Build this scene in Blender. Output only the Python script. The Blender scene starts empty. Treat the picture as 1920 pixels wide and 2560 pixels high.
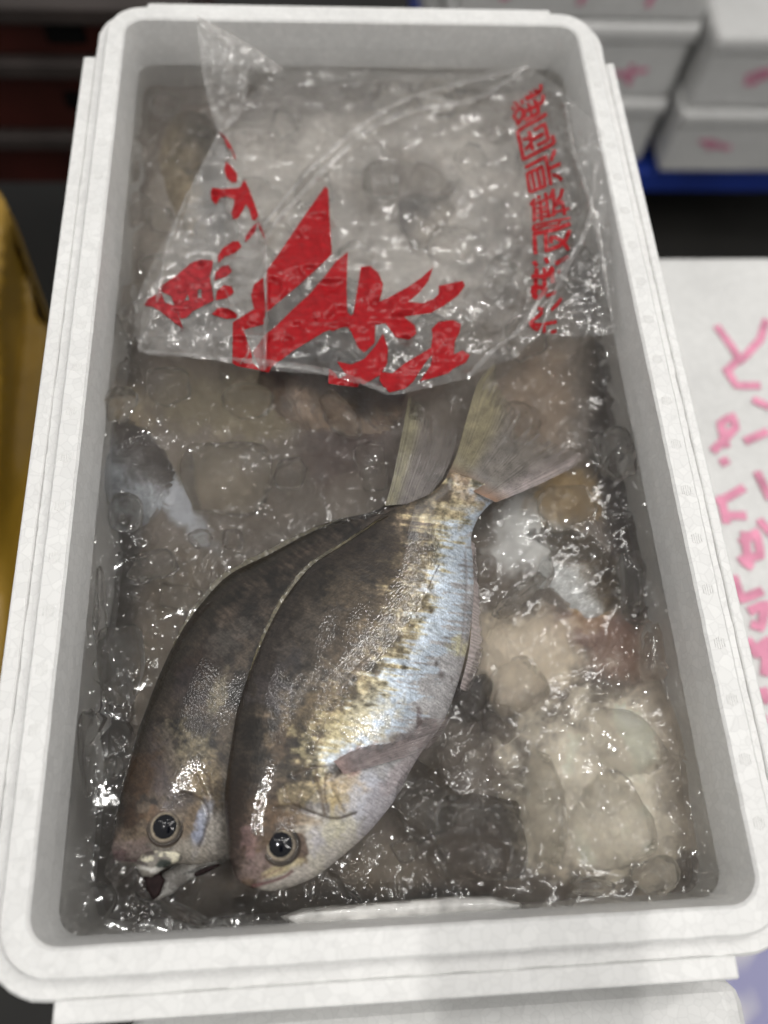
import bpy, bmesh, math, random
import numpy as np
from mathutils import Vector, Matrix, noise as mnoise
from mathutils.geometry import delaunay_2d_cdt

scene = bpy.context.scene
COL = scene.collection
random.seed(7)
RNG = np.random.default_rng(7)

# ------------------------------------------------------------------ camera
CAM = np.array([0.11840326, 0.02380894, 0.35558315])
ROT = np.array([[0.99718022, -0.05207391, 0.05403613],
                [-0.02643017, -0.91762633, -0.39656444],
                [0.07023566, 0.39401804, -0.91641516]])      # world -> lens axes (right, down, forward)
FPX = 2027.34
cam_d = bpy.data.cameras.new('camera')
cam = bpy.data.objects.new('camera', cam_d); COL.objects.link(cam)
m = Matrix(((ROT[0][0], -ROT[1][0], -ROT[2][0], CAM[0]),
            (ROT[0][1], -ROT[1][1], -ROT[2][1], CAM[1]),
            (ROT[0][2], -ROT[1][2], -ROT[2][2], CAM[2]),
            (0, 0, 0, 1)))
cam.matrix_world = m
cam_d.sensor_fit = 'VERTICAL'; cam_d.sensor_height = 36.0
cam_d.lens = FPX / 2560 * 36.0
cam_d.clip_start = 0.005; cam_d.clip_end = 50
cam_d.dof.use_dof = True
cam_d.dof.focus_distance = 0.388
cam_d.dof.aperture_fstop = 3.5
scene.camera = cam

# ------------------------------------------------------------------ light
w = bpy.data.worlds.new('World'); scene.world = w; w.use_nodes = True
bg = w.node_tree.nodes['Background']
bg.inputs[0].default_value = (1.0, 0.985, 0.96, 1); bg.inputs[1].default_value = 0.47

def lamp(name, loc, power, radius, col=(1, 0.98, 0.945), kind='POINT', aim=None, cone=60):
    d = bpy.data.lights.new(name, kind); d.energy = power; d.color = col
    o = bpy.data.objects.new(name, d); COL.objects.link(o); o.location = loc
    if kind == 'AREA':
        d.shape = 'RECTANGLE'; d.size, d.size_y = radius
    else: d.shadow_soft_size = radius
    if kind == 'SPOT': d.spot_size = math.radians(cone); d.spot_blend = 0.6
    if aim is not None: o.rotation_euler = (Vector(aim) - Vector(loc)).to_track_quat('-Z', 'Y').to_euler()
    return o
lamp('ceiling_spot', (-0.55, 0.16, 2.6), 68, 0.026, kind='SPOT', aim=(0.15, 0.20, 0), cone=42)
for x_, y_, rz_ in ((-0.9, 0.9, 2.5), (1.15, 0.9, 13.0), (1.25, -0.3, 13.0)):
    o_ = lamp('ceiling_strip', (x_, y_, 2.2), rz_, (0.045, 1.2), (1, 0.97, 0.93), 'AREA', (0.15, 0.25, 0))
for x_, y_, p_ in ((0.28, 0.75, 7), (0.62, 0.40, 7), (-0.30, 0.75, 6), (0.15, 1.35, 6), (0.9, 1.2, 5), (0.15, -0.45, 5)):
    lamp('ceiling_bulb', (x_, y_, 2.6), p_, 0.05, kind='SPOT', aim=(0.15, 0.25, 0), cone=45)
scene.view_settings.view_transform = 'Standard'
scene.view_settings.look = 'None'
scene.view_settings.exposure = -0.07
scene.view_settings.gamma = 1.0
scene.cycles.max_bounces = 8
scene.cycles.use_adaptive_sampling = True
scene.cycles.adaptive_threshold = 0.11
scene.cycles.adaptive_min_samples = 20
scene.cycles.transmission_bounces = 7
scene.cycles.transparent_max_bounces = 16
scene.cycles.glossy_bounces = 6
scene.cycles.diffuse_bounces = 3
scene.cycles.volume_bounces = 1
scene.cycles.caustics_refractive = True
scene.cycles.caustics_reflective = False
scene.cycles.sample_clamp_indirect = 4.0
scene.cycles.use_denoising = True

# ------------------------------------------------------------------ helpers
def P(px, py, z):
    """a photograph pixel (1920 x 2560) and a height -> the point in the place"""
    px = np.asarray(px, float); py = np.asarray(py, float)
    a = (px - 960) / FPX; b = (py - 1280) / FPX
    d = a[..., None] * ROT[0] + b[..., None] * ROT[1] + ROT[2]
    k = (z - CAM[2]) / d[..., 2]
    return CAM + d * k[..., None]

def Py(px, py, y):
    a = (px - 960) / FPX; b = (py - 1280) / FPX
    d = a * ROT[0] + b * ROT[1] + ROT[2]
    k = (y - CAM[1]) / d[1]
    return CAM + d * k

def proj(w):
    c = (np.asarray(w) - CAM) @ ROT.T
    return np.stack([c[..., 0] / c[..., 2] * FPX + 960, c[..., 1] / c[..., 2] * FPX + 1280], -1)

_T = np.random.default_rng(3).random((256, 256)) * 2 - 1
def vnoise(x, y, seed=0):
    x = x + seed * 17.31; y = y + seed * 9.77
    xi = np.floor(x).astype(int); yi = np.floor(y).astype(int)
    fx = x - xi; fy = y - yi
    fx = fx * fx * fx * (fx * (fx * 6 - 15) + 10); fy = fy * fy * fy * (fy * (fy * 6 - 15) + 10)
    g = lambda i, j: _T[(xi + i) & 255, (yi + j) & 255]
    return (g(0, 0) * (1 - fx) + g(1, 0) * fx) * (1 - fy) + (g(0, 1) * (1 - fx) + g(1, 1) * fx) * fy
def fbm(x, y, f, octv=4, seed=0, gain=0.5):
    a = 1.0; s = 0; n = 0
    for i in range(octv):
        s = s + a * vnoise(x * f, y * f, seed + i * 3); n += a
        a *= gain; f *= 2.03
    return s / n * 1.6
def sstep(a, b, x):
    t = np.clip((x - a) / (b - a), 0, 1); return t * t * (3 - 2 * t)
def lin(c):
    c = np.asarray(c, float) / 255.0
    return np.where(c <= 0.04045, c / 12.92, ((c + 0.055) / 1.055) ** 2.4)
def spline(pts, n):
    """smooth curve through points, evenly spaced by length"""
    p = np.asarray(pts, float)
    p = np.vstack([2 * p[0] - p[1], p, 2 * p[-1] - p[-2]])
    out = []
    for i in range(1, len(p) - 2):
        t = np.linspace(0, 1, 24, endpoint=False)[:, None]
        a, b, c, d = p[i - 1], p[i], p[i + 1], p[i + 2]
        out.append(0.5 * (2 * b + (c - a) * t + (2 * a - 5 * b + 4 * c - d) * t ** 2 + (3 * b - a - 3 * c + d) * t ** 3))
    out.append(p[-2][None])
    q = np.vstack(out)
    L = np.concatenate([[0], np.cumsum(np.linalg.norm(np.diff(q, axis=0), axis=1))])
    s = np.linspace(0, L[-1], n)
    return np.stack([np.interp(s, L, q[:, k]) for k in range(q.shape[1])], 1)
def seg_dist(p, poly, closed=False):
    """distance of points to a polyline and signed side"""
    p = np.asarray(p, float); poly = np.asarray(poly, float)
    a = poly if closed else poly[:-1]; b = np.roll(poly, -1, 0) if closed else poly[1:]
    best = np.full(len(p), 1e9); side = np.ones(len(p))
    for s, e in zip(a, b):
        v = e - s; L = v @ v + 1e-12
        t = np.clip(((p - s) @ v) / L, 0, 1)
        q = p - (s + t[:, None] * v)
        d = np.hypot(q[:, 0], q[:, 1])
        cr = v[0] * q[:, 1] - v[1] * q[:, 0]
        k = d < best
        best = np.where(k, d, best); side = np.where(k, np.sign(cr), side)
    return best, side
def inside(p, poly):
    p = np.asarray(p, float); poly = np.asarray(poly, float)
    r = np.zeros(len(p), bool); j = len(poly) - 1
    for i in range(len(poly)):
        xi, yi = poly[i]; xj, yj = poly[j]
        c = ((yi > p[:, 1]) != (yj > p[:, 1])) & (p[:, 0] < (xj - xi) * (p[:, 1] - yi) / (yj - yi + 1e-12) + xi)
        r ^= c; j = i
    return r
def resample(poly, step, closed=True):
    poly = np.asarray(poly, float); out = []
    n = len(poly)
    for i in range(n if closed else n - 1):
        a, b = poly[i], poly[(i + 1) % n]
        k = max(1, int(np.hypot(*(b - a)) / step))
        out += [a + (b - a) * t / k for t in range(k)]
    if not closed: out.append(poly[-1])
    return np.array(out)
def fill(poly, step, holes=()):
    """triangulate a flat outline with an even scatter of inner points"""
    B = resample(poly, step); loops = [B] + [resample(h, step) for h in holes]
    pts = []; edges = []
    for L in loops:
        o = len(pts); pts += [tuple(q) for q in L]
        edges += [(o + i, o + (i + 1) % len(L)) for i in range(len(L))]
    x0, y0 = B.min(0); x1, y1 = B.max(0)
    gx, gy = np.meshgrid(np.arange(x0, x1, step), np.arange(y0, y1, step * 0.87))
    gx = gx + (np.arange(gx.shape[0]) % 2)[:, None] * step / 2
    g = np.stack([gx.ravel(), gy.ravel()], 1)
    k = inside(g, B)
    for h in holes: k &= ~inside(g, h)
    g = g[k]
    for L in loops:
        d, _ = seg_dist(g, L, True); g = g[d > step * 0.5]
    pts += [tuple(q) for q in g]
    vo, eo, fo, *_ = delaunay_2d_cdt([Vector(q) for q in pts], edges, [], 0, 1e-6)
    V = np.array([tuple(v) for v in vo]); F = np.array([tuple(f) for f in fo if len(f) == 3])
    c = V[F].mean(1); k = inside(c, B)
    for h in holes: k &= ~inside(c, h)
    return V, F[k]

def mesh_obj(name, V, F, mat, parent=None, smooth=True, attrs=None, matrix=None):
    me = bpy.data.meshes.new(name)
    me.from_pydata(np.asarray(V, float).tolist(), [], F.tolist() if isinstance(F, np.ndarray) else [[int(i) for i in f] for f in F])
    if smooth: me.polygons.foreach_set('use_smooth', [True] * len(me.polygons))
    for k, a in (attrs or {}).items():
        a = np.asarray(a, float)
        if a.ndim == 2:
            at = me.attributes.new(k, 'FLOAT_COLOR', 'POINT')
            at.data.foreach_set('color', np.concatenate([a[:, :3], np.ones((len(a), 1))], 1).ravel().astype('f'))
        else:
            at = me.attributes.new(k, 'FLOAT', 'POINT'); at.data.foreach_set('value', a.astype('f'))
    me.update()
    if mat: me.materials.append(mat)
    o = bpy.data.objects.new(name, me); COL.objects.link(o)
    if parent: o.parent = parent
    return o
def empty(name, loc, label, cat, group=None):
    o = bpy.data.objects.new(name, None); COL.objects.link(o); o.location = loc; o.empty_display_size = 0.01
    o['label'] = label; o['category'] = cat
    if group: o['group'] = group
    bpy.context.view_layer.update()
    return o
def tag(o, label, cat, group=None):
    o['label'] = label; o['category'] = cat
    if group: o['group'] = group
def adopt(o, parent):
    """keep the world place while becoming a part"""
    o.parent = parent
    M = parent.matrix_world.copy() if parent.parent is None else parent.matrix_world.copy()
    o.matrix_parent_inverse = Matrix.Translation(parent.location).inverted() if parent.parent is None else Matrix.Identity(4)
    return o
def bm_obj(name, bm, mat, smooth=False):
    me = bpy.data.meshes.new(name); bm.to_mesh(me); bm.free()
    if smooth: me.polygons.foreach_set('use_smooth', [True] * len(me.polygons))
    if mat: me.materials.append(mat)
    o = bpy.data.objects.new(name, me); COL.objects.link(o); return o
def box_bm(bm, c, s, bevel=0.0):
    r = bmesh.ops.create_cube(bm, size=1)
    vs = r['verts']
    for v in vs: v.co = Vector((c[0] + v.co.x * s[0], c[1] + v.co.y * s[1], c[2] + v.co.z * s[2]))
    if bevel:
        es = list({e for v in vs for e in v.link_edges})
        bmesh.ops.bevel(bm, geom=es, offset=bevel, segments=3, profile=0.5, affect='EDGES')

# ------------------------------------------------------------------ materials
def newmat(name):
    M = bpy.data.materials.new(name); M.use_nodes = True
    nt = M.node_tree; return M, nt, nt.nodes['Principled BSDF']
def N(nt, t, **kw):
    n = nt.nodes.new(t)
    for k, v in kw.items():
        if k.startswith('i_'):
            key = k[2:]
            key = int(key) if key.isdigit() else key.replace('_', ' ')
            n.inputs[key].default_value = v
        else: setattr(n, k, v)
    return n
def ramp(nt, stops):
    r = nt.nodes.new('ShaderNodeValToRGB'); el = r.color_ramp.elements
    while len(el) < len(stops): el.new(0.5)
    for e, (p, c) in zip(el, stops):
        e.position = p; e.color = (*c, 1) if len(c) == 3 else c
    return r
def g3(v): return (v, v, v)

def eps_material(name, base, cell=210, edge=0.10, bump=0.25, rough=0.45):
    M, nt, b = newmat(name); L = nt.links.new
    tc = N(nt, 'ShaderNodeTexCoord')
    v = N(nt, 'ShaderNodeTexVoronoi', feature='DISTANCE_TO_EDGE'); v.inputs['Scale'].default_value = cell
    nz = N(nt, 'ShaderNodeTexNoise', i_Scale=60.0, i_Detail=3.0)
    mixv = N(nt, 'ShaderNodeMixRGB', blend_type='ADD', i_0=0.004)
    L(tc.outputs['Object'], mixv.inputs[1]); L(nz.outputs['Color'], mixv.inputs[2]); L(mixv.outputs[0], v.inputs['Vector'])
    L(tc.outputs['Object'], nz.inputs['Vector'])
    r = ramp(nt, [(0.0, g3(1 - edge)), (0.09, g3(1.0)), (1, g3(1.0))])
    L(v.outputs['Distance'], r.inputs[0])
    v2 = N(nt, 'ShaderNodeTexVoronoi'); v2.inputs['Scale'].default_value = cell; L(mixv.outputs[0], v2.inputs['Vector'])
    hs = N(nt, 'ShaderNodeSeparateColor'); L(v2.outputs['Color'], hs.inputs[0])
    rr = ramp(nt, [(0, g3(0.95)), (1, g3(1.03))]); L(hs.outputs[0], rr.inputs[0])
    m1 = N(nt, 'ShaderNodeMixRGB', blend_type='MULTIPLY', i_0=1.0); m1.inputs[1].default_value = (*base, 1); L(r.outputs[0], m1.inputs[2])
    m2 = N(nt, 'ShaderNodeMixRGB', blend_type='MULTIPLY', i_0=1.0); L(m1.outputs[0], m2.inputs[1]); L(rr.outputs[0], m2.inputs[2])
    n3 = N(nt, 'ShaderNodeTexNoise', i_Scale=11.0, i_Detail=7.0); L(tc.outputs['Object'], n3.inputs['Vector'])
    r3 = ramp(nt, [(0.3, g3(0.91)), (0.62, g3(1.0))]); L(n3.outputs['Fac'], r3.inputs[0])
    m3 = N(nt, 'ShaderNodeMixRGB', blend_type='MULTIPLY', i_0=1.0); L(m2.outputs[0], m3.inputs[1]); L(r3.outputs[0], m3.inputs[2])
    L(m3.outputs[0], b.inputs['Base Color'])
    bp = N(nt, 'ShaderNodeBump', i_Strength=bump, i_Distance=0.0006); L(r.outputs[0], bp.inputs['Height'])
    n4 = N(nt, 'ShaderNodeTexNoise', i_Scale=900.0, i_Detail=2.0); L(tc.outputs['Object'], n4.inputs['Vector'])
    bp2 = N(nt, 'ShaderNodeBump', i_Strength=0.15, i_Distance=0.0003); L(n4.outputs['Fac'], bp2.inputs['Height']); L(bp.outputs[0], bp2.inputs['Normal'])
    n5 = N(nt, 'ShaderNodeTexNoise', i_Scale=45.0, i_Detail=2.0); L(tc.outputs['Object'], n5.inputs['Vector'])
    bp3 = N(nt, 'ShaderNodeBump', i_Strength=0.25, i_Distance=0.002); L(n5.outputs['Fac'], bp3.inputs['Height']); L(bp2.outputs[0], bp3.inputs['Normal'])
    L(bp3.outputs[0], b.inputs['Normal'])
    b.inputs['Roughness'].default_value = rough
    b.inputs['Specular IOR Level'].default_value = 0.5
    b.inputs['Subsurface Weight'].default_value = 0.0
    return M
EPS = eps_material('expanded_foam', (0.80, 0.80, 0.79), edge=0.075, bump=0.28)
EPS2 = eps_material('expanded_foam_old', (0.74, 0.74, 0.73), cell=230, edge=0.07, bump=0.35)

EPS3 = eps_material('expanded_foam_grey', (0.80, 0.80, 0.79), cell=150, edge=0.06)
def simple(name, col, rough=0.5, spec=0.5, noise=None, coat=0.0):
    M, nt, b = newmat(name)
    b.inputs['Base Color'].default_value = (*col, 1); b.inputs['Roughness'].default_value = rough
    b.inputs['Specular IOR Level'].default_value = spec
    b.inputs['Coat Weight'].default_value = coat
    if noise:
        L = nt.links.new
        tc = N(nt, 'ShaderNodeTexCoord'); n = N(nt, 'ShaderNodeTexNoise', i_Scale=noise[0], i_Detail=5.0); L(tc.outputs['Object'], n.inputs['Vector'])
        a = np.array(col); r = ramp(nt, [(0.3, tuple(a * (1 - noise[1]))), (0.7, tuple(np.minimum(a * (1 + noise[1]), 1)))])
        L(n.outputs['Fac'], r.inputs[0]); L(r.outputs[0], b.inputs['Base Color'])
    return M

def facets(nt, scale, tilt, mask_scale=35.0, lo=0.42, hi=0.62, base=None):
    """small flat facets of the wet skin, each tilted its own way"""
    L = nt.links.new
    tc = N(nt, 'ShaderNodeTexCoord'); v = N(nt, 'ShaderNodeTexVoronoi'); v.inputs['Scale'].default_value = scale; L(tc.outputs['Object'], v.inputs['Vector'])
    sb = N(nt, 'ShaderNodeVectorMath', operation='SUBTRACT'); sb.inputs[1].default_value = (0.5, 0.5, 0.5); L(v.outputs['Color'], sb.inputs[0])
    nm = N(nt, 'ShaderNodeTexNoise', i_Scale=mask_scale, i_Detail=3.0); L(tc.outputs['Object'], nm.inputs['Vector'])
    mr = N(nt, 'ShaderNodeMapRange', i_1=lo, i_2=hi, i_3=0.12 * tilt, i_4=tilt); L(nm.outputs['Fac'], mr.inputs[0])
    sc = N(nt, 'ShaderNodeVectorMath', operation='SCALE'); L(sb.outputs[0], sc.inputs[0]); L(mr.outputs[0], sc.inputs['Scale'])
    if base is None: base = N(nt, 'ShaderNodeNewGeometry').outputs['Normal']
    ad = N(nt, 'ShaderNodeVectorMath', operation='ADD'); L(base, ad.inputs[0]); L(sc.outputs[0], ad.inputs[1])
    no = N(nt, 'ShaderNodeVectorMath', operation='NORMALIZE'); L(ad.outputs[0], no.inputs[0])
    return no.outputs[0]
def glassy(name, ior, col, rough, bumps=((600, 0.25, 0.0004),), clear=0.0):
    M, nt, b = newmat(name); L = nt.links.new
    b.inputs['Transmission Weight'].default_value = 1.0
    b.inputs['IOR'].default_value = ior
    b.inputs['Base Color'].default_value = (*col, 1); b.inputs['Roughness'].default_value = rough
    prev = None
    tc = N(nt, 'ShaderNodeTexCoord')
    for sc, st, di in bumps:
        n = N(nt, 'ShaderNodeTexNoise', i_Scale=float(sc), i_Detail=2.0); L(tc.outputs['Object'], n.inputs['Vector'])
        bp = N(nt, 'ShaderNodeBump', i_Strength=st, i_Distance=di); L(n.outputs['Fac'], bp.inputs['Height'])
        if prev: L(prev.outputs[0], bp.inputs['Normal'])
        prev = bp
    if prev: L(prev.outputs[0], b.inputs['Normal'])
    b.inputs['Coat Weight'].default_value = 1.0; b.inputs['Coat Roughness'].default_value = 0.10; b.inputs['Coat IOR'].default_value = 1.42
    L(facets(nt, 950.0, 1.5, 35.0, 0.36, 0.56), b.inputs['Coat Normal'])
    if clear:
        tr = N(nt, 'ShaderNodeBsdfTransparent'); tr.inputs[0].default_value = (*col, 1)
        mx = N(nt, 'ShaderNodeMixShader', i_0=clear); L(b.outputs[0], mx.inputs[1]); L(tr.outputs[0], mx.inputs[2])
        L(mx.outputs[0], nt.nodes['Material Output'].inputs['Surface'])
    return M
WATER = glassy('melt_water', 1.33, (0.97, 0.963, 0.948), 0.10, ((110, 0.22, 0.0016),), 0.24)
_nt = WATER.node_tree
_va = N(_nt, 'ShaderNodeVolumeAbsorption', i_Density=2.6); _va.inputs[0].default_value = (0.62, 0.52, 0.44, 1)
_vs = N(_nt, 'ShaderNodeVolumeScatter', i_Density=5.0, i_Anisotropy=0.2); _vs.inputs[0].default_value = (0.95, 0.90, 0.84, 1)
_ad = N(_nt, 'ShaderNodeAddShader'); _nt.links.new(_va.outputs[0], _ad.inputs[0]); _nt.links.new(_vs.outputs[0], _ad.inputs[1])
_nt.links.new(_ad.outputs[0], _nt.nodes['Material Output'].inputs['Volume'])
ICE = glassy('clear_ice', 1.31, (0.99, 0.985, 0.975), 0.04, ((90, 0.4, 0.003), (420, 0.10, 0.0006)), 0.40)

def painted(name, rough, coat, speck=(900.0, 0.25), bump=(700.0, 0.2, 0.0003), metal=True, aniso=None):
    """pigment from the painted colour, broken up by fine speckle"""
    M, nt, b = newmat(name); L = nt.links.new
    at = N(nt, 'ShaderNodeAttribute', attribute_name='pigment')
    tc = N(nt, 'ShaderNodeTexCoord')
    n = N(nt, 'ShaderNodeTexNoise', i_Scale=speck[0], i_Detail=4.0); L(tc.outputs['Object'], n.inputs['Vector'])
    r = ramp(nt, [(0.32, g3(1 - speck[1] * 1.6)), (0.5, g3(1.0)), (0.68, g3(1 + speck[1] * 1.5))]); L(n.outputs['Fac'], r.inputs[0])
    mx = N(nt, 'ShaderNodeMixRGB', blend_type='MULTIPLY', i_0=1.0); L(at.outputs['Color'], mx.inputs[1]); L(r.outputs[0], mx.inputs[2])
    L(mx.outputs[0], b.inputs['Base Color'])
    b.inputs['Roughness'].default_value = rough
    b.inputs['Coat Weight'].default_value = coat; b.inputs['Coat Roughness'].default_value = 0.07
    b.inputs['Coat IOR'].default_value = 1.40
    b.inputs['Specular IOR Level'].default_value = 0.35
    if metal:
        am = N(nt, 'ShaderNodeAttribute', attribute_name='silver'); L(am.outputs['Fac'], b.inputs['Metallic'])
    n2 = N(nt, 'ShaderNodeTexNoise', i_Scale=bump[0], i_Detail=3.0); L(tc.outputs['Object'], n2.inputs['Vector'])
    bp = N(nt, 'ShaderNodeBump', i_Strength=bump[1], i_Distance=bump[2]); L(n2.outputs['Fac'], bp.inputs['Height'])
    n3 = N(nt, 'ShaderNodeTexNoise', i_Scale=120.0, i_Detail=2.0); L(tc.outputs['Object'], n3.inputs['Vector'])
    bp2 = N(nt, 'ShaderNodeBump', i_Strength=0.35, i_Distance=0.0009); L(n3.outputs['Fac'], bp2.inputs['Height']); L(bp.outputs[0], bp2.inputs['Normal'])
    L(bp2.outputs[0], b.inputs['Normal']); L(bp2.outputs[0], b.inputs['Coat Normal'])
    return M
SKIN = painted('wet_fish_skin', 0.38, 0.9, speck=(1100.0, 0.13))
def add_streaks(M):
    nt = M.node_tree; L = nt.links.new; b = nt.nodes['Principled BSDF']
    fa = N(nt, 'ShaderNodeAttribute', attribute_name='along'); fc = N(nt, 'ShaderNodeAttribute', attribute_name='across')
    cv = N(nt, 'ShaderNodeCombineXYZ'); L(fa.outputs['Fac'], cv.inputs[0]); L(fc.outputs['Fac'], cv.inputs[1])
    n = N(nt, 'ShaderNodeTexNoise', i_Scale=1.0, i_Detail=5.0, i_Roughness=0.65); L(cv.outputs[0], n.inputs['Vector'])
    r = ramp(nt, [(0.30, g3(0.58)), (0.5, g3(1.0)), (0.72, g3(1.5))]); L(n.outputs['Fac'], r.inputs[0])
    old = b.inputs['Base Color'].links[0].from_socket
    mx = N(nt, 'ShaderNodeMixRGB', blend_type='MULTIPLY', i_0=0.85); L(old, mx.inputs[1]); L(r.outputs[0], mx.inputs[2]); L(mx.outputs[0], b.inputs['Base Color'])
    sv = N(nt, 'ShaderNodeVectorMath', operation='MULTIPLY'); sv.inputs[1].default_value = (0.75, 7.5, 1.0); L(cv.outputs[0], sv.inputs[0])
    vo = N(nt, 'ShaderNodeTexVoronoi'); vo.inputs['Scale'].default_value = 1.0; L(sv.outputs[0], vo.inputs['Vector'])
    bs = N(nt, 'ShaderNodeBump', i_Strength=0.35, i_Distance=0.0003); L(vo.outputs['Distance'], bs.inputs['Height'])
    on = b.inputs['Normal'].links[0].from_socket; L(on, bs.inputs['Normal']); L(bs.outputs[0], b.inputs['Normal']); bs2 = N(nt, 'ShaderNodeBump', i_Strength=0.12, i_Distance=0.0004); L(vo.outputs['Distance'], bs2.inputs['Height']); L(bs2.outputs[0], b.inputs['Coat Normal'])
    rr = ramp(nt, [(0.3, g3(0.55)), (0.7, g3(0.34))]); L(n.outputs['Fac'], rr.inputs[0]); L(rr.outputs[0], b.inputs['Roughness'])
add_streaks(SKIN)
BED = painted('slush_bed', 0.6, 0.0, speck=(220.0, 0.07), bump=(120.0, 0.2, 0.002), metal=False)

def fin_material(name, alpha):
    M, nt, b = newmat(name); L = nt.links.new
    at = N(nt, 'ShaderNodeAttribute', attribute_name='pigment')
    ar = N(nt, 'ShaderNodeAttribute', attribute_name='ray')
    aa = N(nt, 'ShaderNodeAttribute', attribute_name='opacity')
    s = N(nt, 'ShaderNodeMath', operation='SINE'); L(ar.outputs['Fac'], s.inputs[0])
    r = ramp(nt, [(0.0, g3(0.86)), (0.5, g3(1.0)), (1.0, g3(1.12))])
    mp = N(nt, 'ShaderNodeMapRange', i_1=-1.0, i_2=1.0); L(s.outputs[0], mp.inputs[0]); L(mp.outputs[0], r.inputs[0])
    mx = N(nt, 'ShaderNodeMixRGB', blend_type='MULTIPLY', i_0=1.0); L(at.outputs['Color'], mx.inputs[1]); L(r.outputs[0], mx.inputs[2])
    tc = N(nt, 'ShaderNodeTexCoord'); n = N(nt, 'ShaderNodeTexNoise', i_Scale=700.0, i_Detail=4.0); L(tc.outputs['Object'], n.inputs['Vector'])
    r2 = ramp(nt, [(0.33, g3(0.55)), (0.5, g3(1.0))]); L(n.outputs['Fac'], r2.inputs[0])
    mx2 = N(nt, 'ShaderNodeMixRGB', blend_type='MULTIPLY', i_0=0.7); L(mx.outputs[0], mx2.inputs[1]); L(r2.outputs[0], mx2.inputs[2])
    L(mx2.outputs[0], b.inputs['Base Color'])
    ma = N(nt, 'ShaderNodeMath', operation='MULTIPLY_ADD', i_1=0.14); L(mp.outputs[0], ma.inputs[0]); L(aa.outputs['Fac'], ma.inputs[2])
    cl = N(nt, 'ShaderNodeClamp'); L(ma.outputs[0], cl.inputs[0]); L(cl.outputs[0], b.inputs['Alpha'])
    b.inputs['Roughness'].default_value = 0.4
    b.inputs['Coat Weight'].default_value = 0.8; b.inputs['Coat Roughness'].default_value = 0.08; b.inputs['Coat IOR'].default_value = 1.33
    bp = N(nt, 'ShaderNodeBump', i_Strength=0.25, i_Distance=0.0003); L(mp.outputs[0], bp.inputs['Height']); L(bp.outputs[0], b.inputs['Normal'])
    return M
FIN = fin_material('fin_membrane', 0.8)
PUPIL = simple('pupil_black', (0.002, 0.0025, 0.005), 0.12, 0.25, (200, 0.3), 0.5)
MOUTHDARK = simple('mouth_dark', (0.016, 0.009, 0.009), 0.7, 0.15, (400, 0.4))

def film_material(name, haze, tint, rough=0.09):
    M, nt, b = newmat(name); L = nt.links.new
    out = nt.nodes['Material Output']; nt.nodes.remove(b)
    tr = N(nt, 'ShaderNodeBsdfTransparent'); tr.inputs[0].default_value = (*tint, 1)
    gl = N(nt, 'ShaderNodeBsdfGlossy', i_Roughness=rough); gl.inputs[0].default_value = (1, 1, 1, 1)
    df = N(nt, 'ShaderNodeBsdfDiffuse'); df.inputs[0].default_value = (0.78, 0.76, 0.74, 1)
    tl = N(nt, 'ShaderNodeBsdfTranslucent'); tl.inputs[0].default_value = (0.78, 0.76, 0.74, 1)
    dd = N(nt, 'ShaderNodeMixShader', i_0=0.4); L(df.outputs[0], dd.inputs[1]); L(tl.outputs[0], dd.inputs[2])
    fr = N(nt, 'ShaderNodeLayerWeight', i_Blend=0.5)
    f1 = N(nt, 'ShaderNodeMath', operation='POWER', i_1=4.0); L(fr.outputs['Facing'], f1.inputs[0])
    f2 = N(nt, 'ShaderNodeMath', operation='MULTIPLY_ADD', i_1=0.55, i_2=0.09, use_clamp=True); L(f1.outputs[0], f2.inputs[0])
    tc = N(nt, 'ShaderNodeTexCoord'); n = N(nt, 'ShaderNodeTexNoise', i_Scale=70.0, i_Detail=5.0); L(tc.outputs['Object'], n.inputs['Vector'])
    r = ramp(nt, [(0.35, g3(haze * 0.35)), (0.7, g3(haze * 1.8))]); L(n.outputs['Fac'], r.inputs[0])
    m1 = N(nt, 'ShaderNodeMixShader'); L(r.outputs[0], m1.inputs[0]); L(tr.outputs[0], m1.inputs[1]); L(dd.outputs[0], m1.inputs[2])
    m2 = N(nt, 'ShaderNodeMixShader'); L(f2.outputs[0], m2.inputs[0]); L(m1.outputs[0], m2.inputs[1]); L(gl.outputs[0], m2.inputs[2])
    n2 = N(nt, 'ShaderNodeTexNoise', i_Scale=200.0, i_Detail=4.0); L(tc.outputs['Object'], n2.inputs['Vector'])
    bp = N(nt, 'ShaderNodeBump', i_Strength=0.35, i_Distance=0.0016); L(n2.outputs['Fac'], bp.inputs['Height'])
    fn = facets(nt, 80.0, 0.8, 16.0, 0.44, 0.62, facets(nt, 420.0, 0.3, 30.0, 0.45, 0.65, bp.outputs[0]))
    for q in (gl, fr): L(fn, q.inputs['Normal'])
    L(m2.outputs[0], out.inputs[0])
    return M
FILM = film_material('clear_film', 0.08, (0.97, 0.968, 0.965), 0.11)
FILM2 = film_material('clear_film_folded', 0.20, (0.95, 0.945, 0.94), 0.11)
INK = simple('red_ink', (0.31, 0.005, 0.009), 0.3, 0.3, (300, 0.18), 0.0)
INK2 = simple('red_ink_wet', (0.30, 0.02, 0.026), 0.35, 0.3, (250, 0.4), 0.0)

# ------------------------------------------------------------------ setting
FLOOR_Z = -0.92
bm = bmesh.new(); bmesh.ops.create_grid(bm, x_segments=1, y_segments=1, size=6)
fl = bm_obj('floor', bm, simple('wet_dark_floor', (0.018, 0.017, 0.015), 0.5, 0.4, (3, 0.5)))
fl.location = (0.3, 1.0, FLOOR_Z); fl['kind'] = 'structure'

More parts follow.
